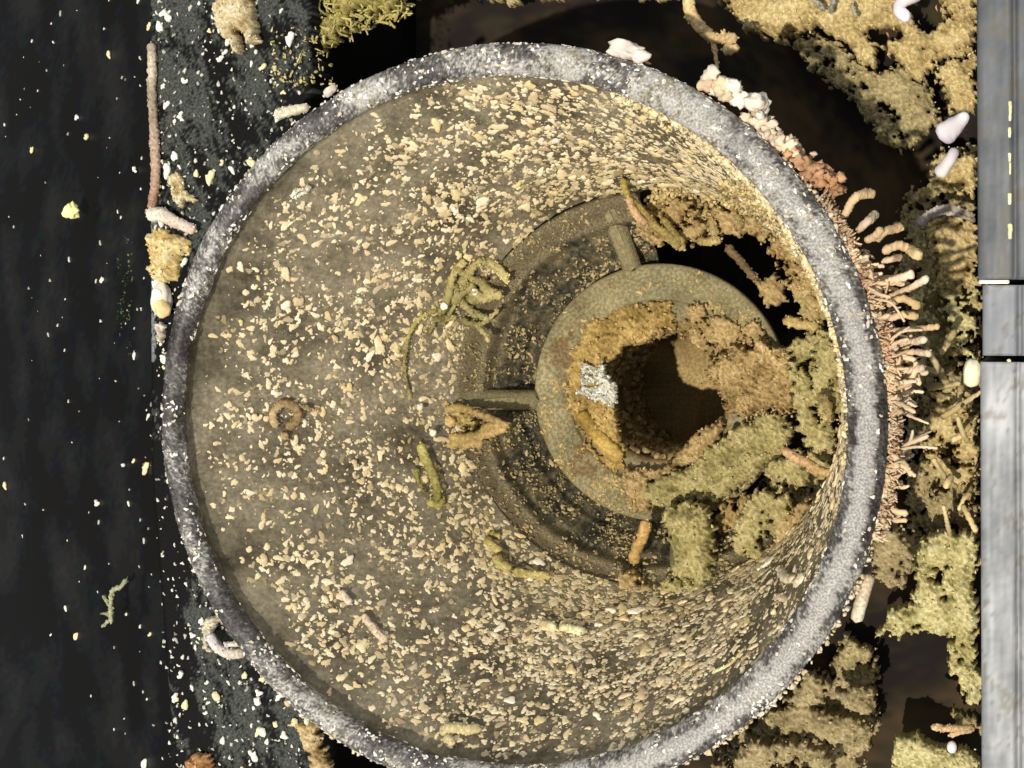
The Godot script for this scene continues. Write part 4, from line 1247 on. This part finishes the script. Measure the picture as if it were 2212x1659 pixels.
# flecks stuck all over the bowl: the biggest are things of their own, the rest one mass
func bowl_flecks() -> void:
	var mats := []
	for q in [[232, 212, 172], [228, 206, 158], [238, 224, 198], [228, 206, 166], [218, 198, 146], [204, 182, 144]]:
		var m := plastic(0.95, 0.15, Color(q[0] / 255.0, q[1] / 255.0, q[2] / 255.0))
		mats.append(m)
	var sectors := ["right", "lower", "left", "upper"]
	var hues := ["cream", "yellowish cream", "pale", "peach", "ochre", "tan"]
	var groups := ["flecks on the right wall of the bowl", "flecks on the lower wall of the bowl", "flecks on the left wall of the bowl", "flecks on the upper wall of the bowl"]
	var made := 0
	var tries := 0
	var xf := []
	var cols := []
	while xf.size() < 19000 and tries < 120000:
		tries += 1
		var s := rng.randf_range(0.02, 1.0)
		var a := rng.randf() * TAU
		var left := maxf(0.0, -cos(a))
		# the clean band under the left rim and patches are bare
		var edge := smoothstep(0.02 + 0.02 * left, 0.10 + 0.09 * left, s)
		var patch := 0.75 + 0.9 * nb.get_noise_3dv(bowl_at(s, a) * 0.06)
		var density := (1.0 - 0.45 * smoothstep(0.55, 0.95, cos(a))) * edge * patch * (1.0 - 0.45 * left) * (0.75 + 0.25 * s)
		if rng.randf() > density:
			continue
		var p := bowl_at(s, a)
		var n := bowl_normal(s, a)
		var down := (bowl_at(minf(s + 0.03, 1.0), a) - p).normalized()
		var yaw := rng.randf_range(-0.9, 0.9)
		if rng.randf() < 0.3:
			yaw = rng.randf() * TAU
		var xx := down.rotated(n, yaw)
		var bas := Basis(xx, n, xx.cross(n))
		var size := rng.randf_range(0.18, 0.5)
		var pick := rng.randf()
		if pick > 0.6:
			size = rng.randf_range(0.55, 1.25)
		if pick > 0.975 and made < 300:
			size = rng.randf_range(1.2, 1.9)
			var o := MeshInstance3D.new()
			o.name = "dust_fleck" if made == 0 else "dust_fleck_%03d" % made
			var shape := rng.randi() % fleck_meshes.size()
			var hue := rng.randi() % mats.size()
			o.mesh = fleck_meshes[shape]
			o.material_override = mats[hue]
			o.transform = Transform3D(bas.scaled_local(Vector3(size, size * 0.6, size * rng.randf_range(0.8, 1.2))), (p + n * 1.0 * size) * S)
			add_child(o, true)
			var sec := int(fposmod(a + PI * 0.25, TAU) / (PI * 0.5)) % 4
			var form: String = "flat" if shape < 9 else ("rounded" if shape < 11 else "curled")
			var deep: String = "just below the rim on" if s < 0.33 else ("half way down" if s < 0.67 else "close to the throat on")
			tag(o, "%s %s fleck %s the %s wall of the bowl" % [hues[hue], form, deep, sectors[sec]], "dust fleck", groups[sec])
			made += 1
			continue
		xf.append(Transform3D(bas.scaled_local(Vector3(size, size * 0.4, size)), p + n * 0.3 * size))
		var k := rng.randf()
		var q := lin(212, 190, 146).lerp(lin(240, 226, 192), k)
		var dull := rng.randf()
		if dull < 0.34:
			q = q.lerp(lin(146, 130, 98), rng.randf_range(0.4, 1.0))
		if s > 0.75:
			q = q.lerp(lin(176, 158, 104), 0.35)
		cols.append(q)
	scatter("dust_specks", fleck_meshes, xf, cols, get_node("funnel"), Vector3(0, -1000, 0), dust_mat)

# dust that lies on the hub ring, the plate below it and the inner lip of the rim
func hub_flecks() -> void:
	var xf := []
	var cols := []
	for k in 5200:
		var a := rng.randf_range(deg_to_rad(50.0), deg_to_rad(266.0))
		var r := rng.randf_range(325.0, 488.0)
		if nb.get_noise_2d(cos(a) * r * 0.12, sin(a) * r * 0.12) + rng.randf_range(-0.35, 0.35) < 0.0:
			continue
		var y := ledge_y(r)
		var n := Vector3(-cos(a) * 0.65, 0.76, -sin(a) * 0.65)
		xf.append(Transform3D(Basis(Vector3(0, 0, 1).cross(n).normalized(), n, Vector3(0, 0, 1)).orthonormalized().rotated(n, rng.randf() * TAU).scaled(Vector3.ONE * (rng.randf_range(0.15, 0.5) + 0.5 * pow(rng.randf(), 6.0))), Vector3(HUB.x + cos(a) * r, y + 2, HUB.z + sin(a) * r)))
		cols.append(lin(112, 102, 74).lerp(lin(188, 168, 122), rng.randf()))
	scatter("plate_dust", fleck_meshes, xf, cols, null, Vector3(HUB.x, -900, HUB.z), dust_mat)
	tag(get_node("plate_dust"), "tan dust grains on the stepped wall left of and below the hub ring", "dust")
	xf = []
	cols = []
	for k in 2600:
		var a := rng.randf() * TAU
		var r := rng.randf_range(236.0, 318.0)
		var lay := nb.get_noise_2d(cos(a) * r * 0.1 + 40.0, sin(a) * r * 0.1) + 0.35 * sin(a) + 0.25 * cos(a)
		if lay + rng.randf_range(-0.4, 0.4) < 0.12:
			continue
		xf.append(Transform3D(Basis(Vector3.UP, rng.randf() * TAU).scaled(Vector3.ONE * rng.randf_range(0.2, 0.75)), Vector3(HUB.x + cos(a) * r, -699.5, HUB.z + sin(a) * r)))
		cols.append(lin(138, 122, 80).lerp(lin(196, 170, 114), rng.randf()))
	scatter("ring_dust", fleck_meshes, xf, cols, get_node("funnel"), Vector3(0, -1000, 0), dust_mat)
	xf = []
	cols = []
	for k in 2400:
		var a := rng.randf_range(-1.25, 0.1)
		var s := rng.randf_range(0.0, 0.05 + 0.12 * pow(rng.randf(), 2.0))
		if rng.randf() > 0.25 + 0.75 * smoothstep(-0.2, 0.15, nb.get_noise_2d(a * 120.0, 7.0)) - 0.6 * smoothstep(-0.4, 0.1, a):
			continue
		var p := bowl_at(s, a) - Vector3(cos(a), 0, sin(a)) * rng.randf_range(0, 12)
		xf.append(Transform3D(any_basis(rng.randf_range(0.45, 1.25)), p))
		cols.append(lin(214, 194, 140).lerp(lin(240, 226, 188), rng.randf()))
	scatter("inner_crust", crumb_meshes, xf, cols, get_node("funnel"), Vector3(0, -1000, 0), dust_mat)

# white specks on the black housing
func panel_flecks() -> void:
	var white := plastic(0.9, 0.2, Color(0.93, 0.92, 0.86))
	var cream := plastic(0.9, 0.2, Color(0.93, 0.86, 0.68))
	var xf := []
	var cols := []
	var made := 0
	for k in 1500:
		var front := rng.randf() < 0.9
		var z := rng.randf_range(-1050, 950)
		var p := Vector3.ZERO
		var n := Vector3.UP
		var lean := (z + 993.0) * -0.006 + maxf(0.0, z - 150.0) * 0.085
		if front:
			p = Vector3(rng.randf_range(-955, -570) + lean * 0.5, -249, z)
		else:
			var t := 1.0 - 0.62 * pow(rng.randf(), 1.8)
			p = Vector3(lerpf(-2300.0, -967.5, t) + lean, lerpf(-1180.0, -259.5, t) - 60.0 * sin(t * PI), z)
			n = Vector3(-0.55, 0.83, 0)
		var xx := Vector3(0, 0, 1).rotated(Vector3.UP, rng.randf_range(-0.7, 0.7))
		xx = (xx - n * xx.dot(n)).normalized()
		var bas := Basis(xx, n, xx.cross(n))
		var size := rng.randf_range(0.15, 0.7)
		if rng.randf() < 0.1:
			size = rng.randf_range(0.8, 1.6)
			var o := MeshInstance3D.new()
			o.name = "panel_fleck" if made == 0 else "panel_fleck_%03d" % made
			var shape := rng.randi() % fleck_meshes.size()
			var is_white := rng.randf() < 0.6
			o.mesh = fleck_meshes[shape]
			o.material_override = white if is_white else cream
			var say := "%s %s fleck on the %s part" % ["white" if is_white else "cream", "flat" if shape < 9 else ("rounded" if shape < 11 else "curled"), "upper" if z < -350 else ("middle" if z < 300 else "lower")]
			o.transform = Transform3D(bas.scaled_local(Vector3.ONE * size), (p + n * 3.0 * size) * S)
			add_child(o, true)
			if front:
				tag(o, say + " of the black housing's front face", "dust fleck", "flecks on the front of the black housing")
			else:
				tag(o, say + " of the black housing's sloping side", "dust fleck", "flecks on the side of the black housing")
			made += 1
			continue
		xf.append(Transform3D(bas.scaled_local(Vector3.ONE * size), p + n * 2.0 * size))
		cols.append(lin(120, 118, 104).lerp(lin(236, 232, 218), pow(rng.randf(), 0.7)))
	for k in 260:
		var t := 0.93 - 0.06 * rng.randf()
		var z := rng.randf_range(-430, -130)
		var p := Vector3(lerpf(-2300.0, -967.5, t), lerpf(-1180.0, -259.5, t) - 60.0 * sin(t * PI), z)
		if na.get_noise_2d(p.x * 0.2, p.z * 0.1) < -0.05:
			continue
		xf.append(Transform3D(any_basis(rng.randf_range(0.12, 0.5)), p + Vector3(-1, 1.5, 0)))
		cols.append(lin(58, 74, 44).lerp(lin(110, 122, 80), rng.randf()))
	scatter("panel_specks", fleck_meshes, xf, cols, get_node("black_housing"), Vector3(-760, -1000, 0), dust_mat)
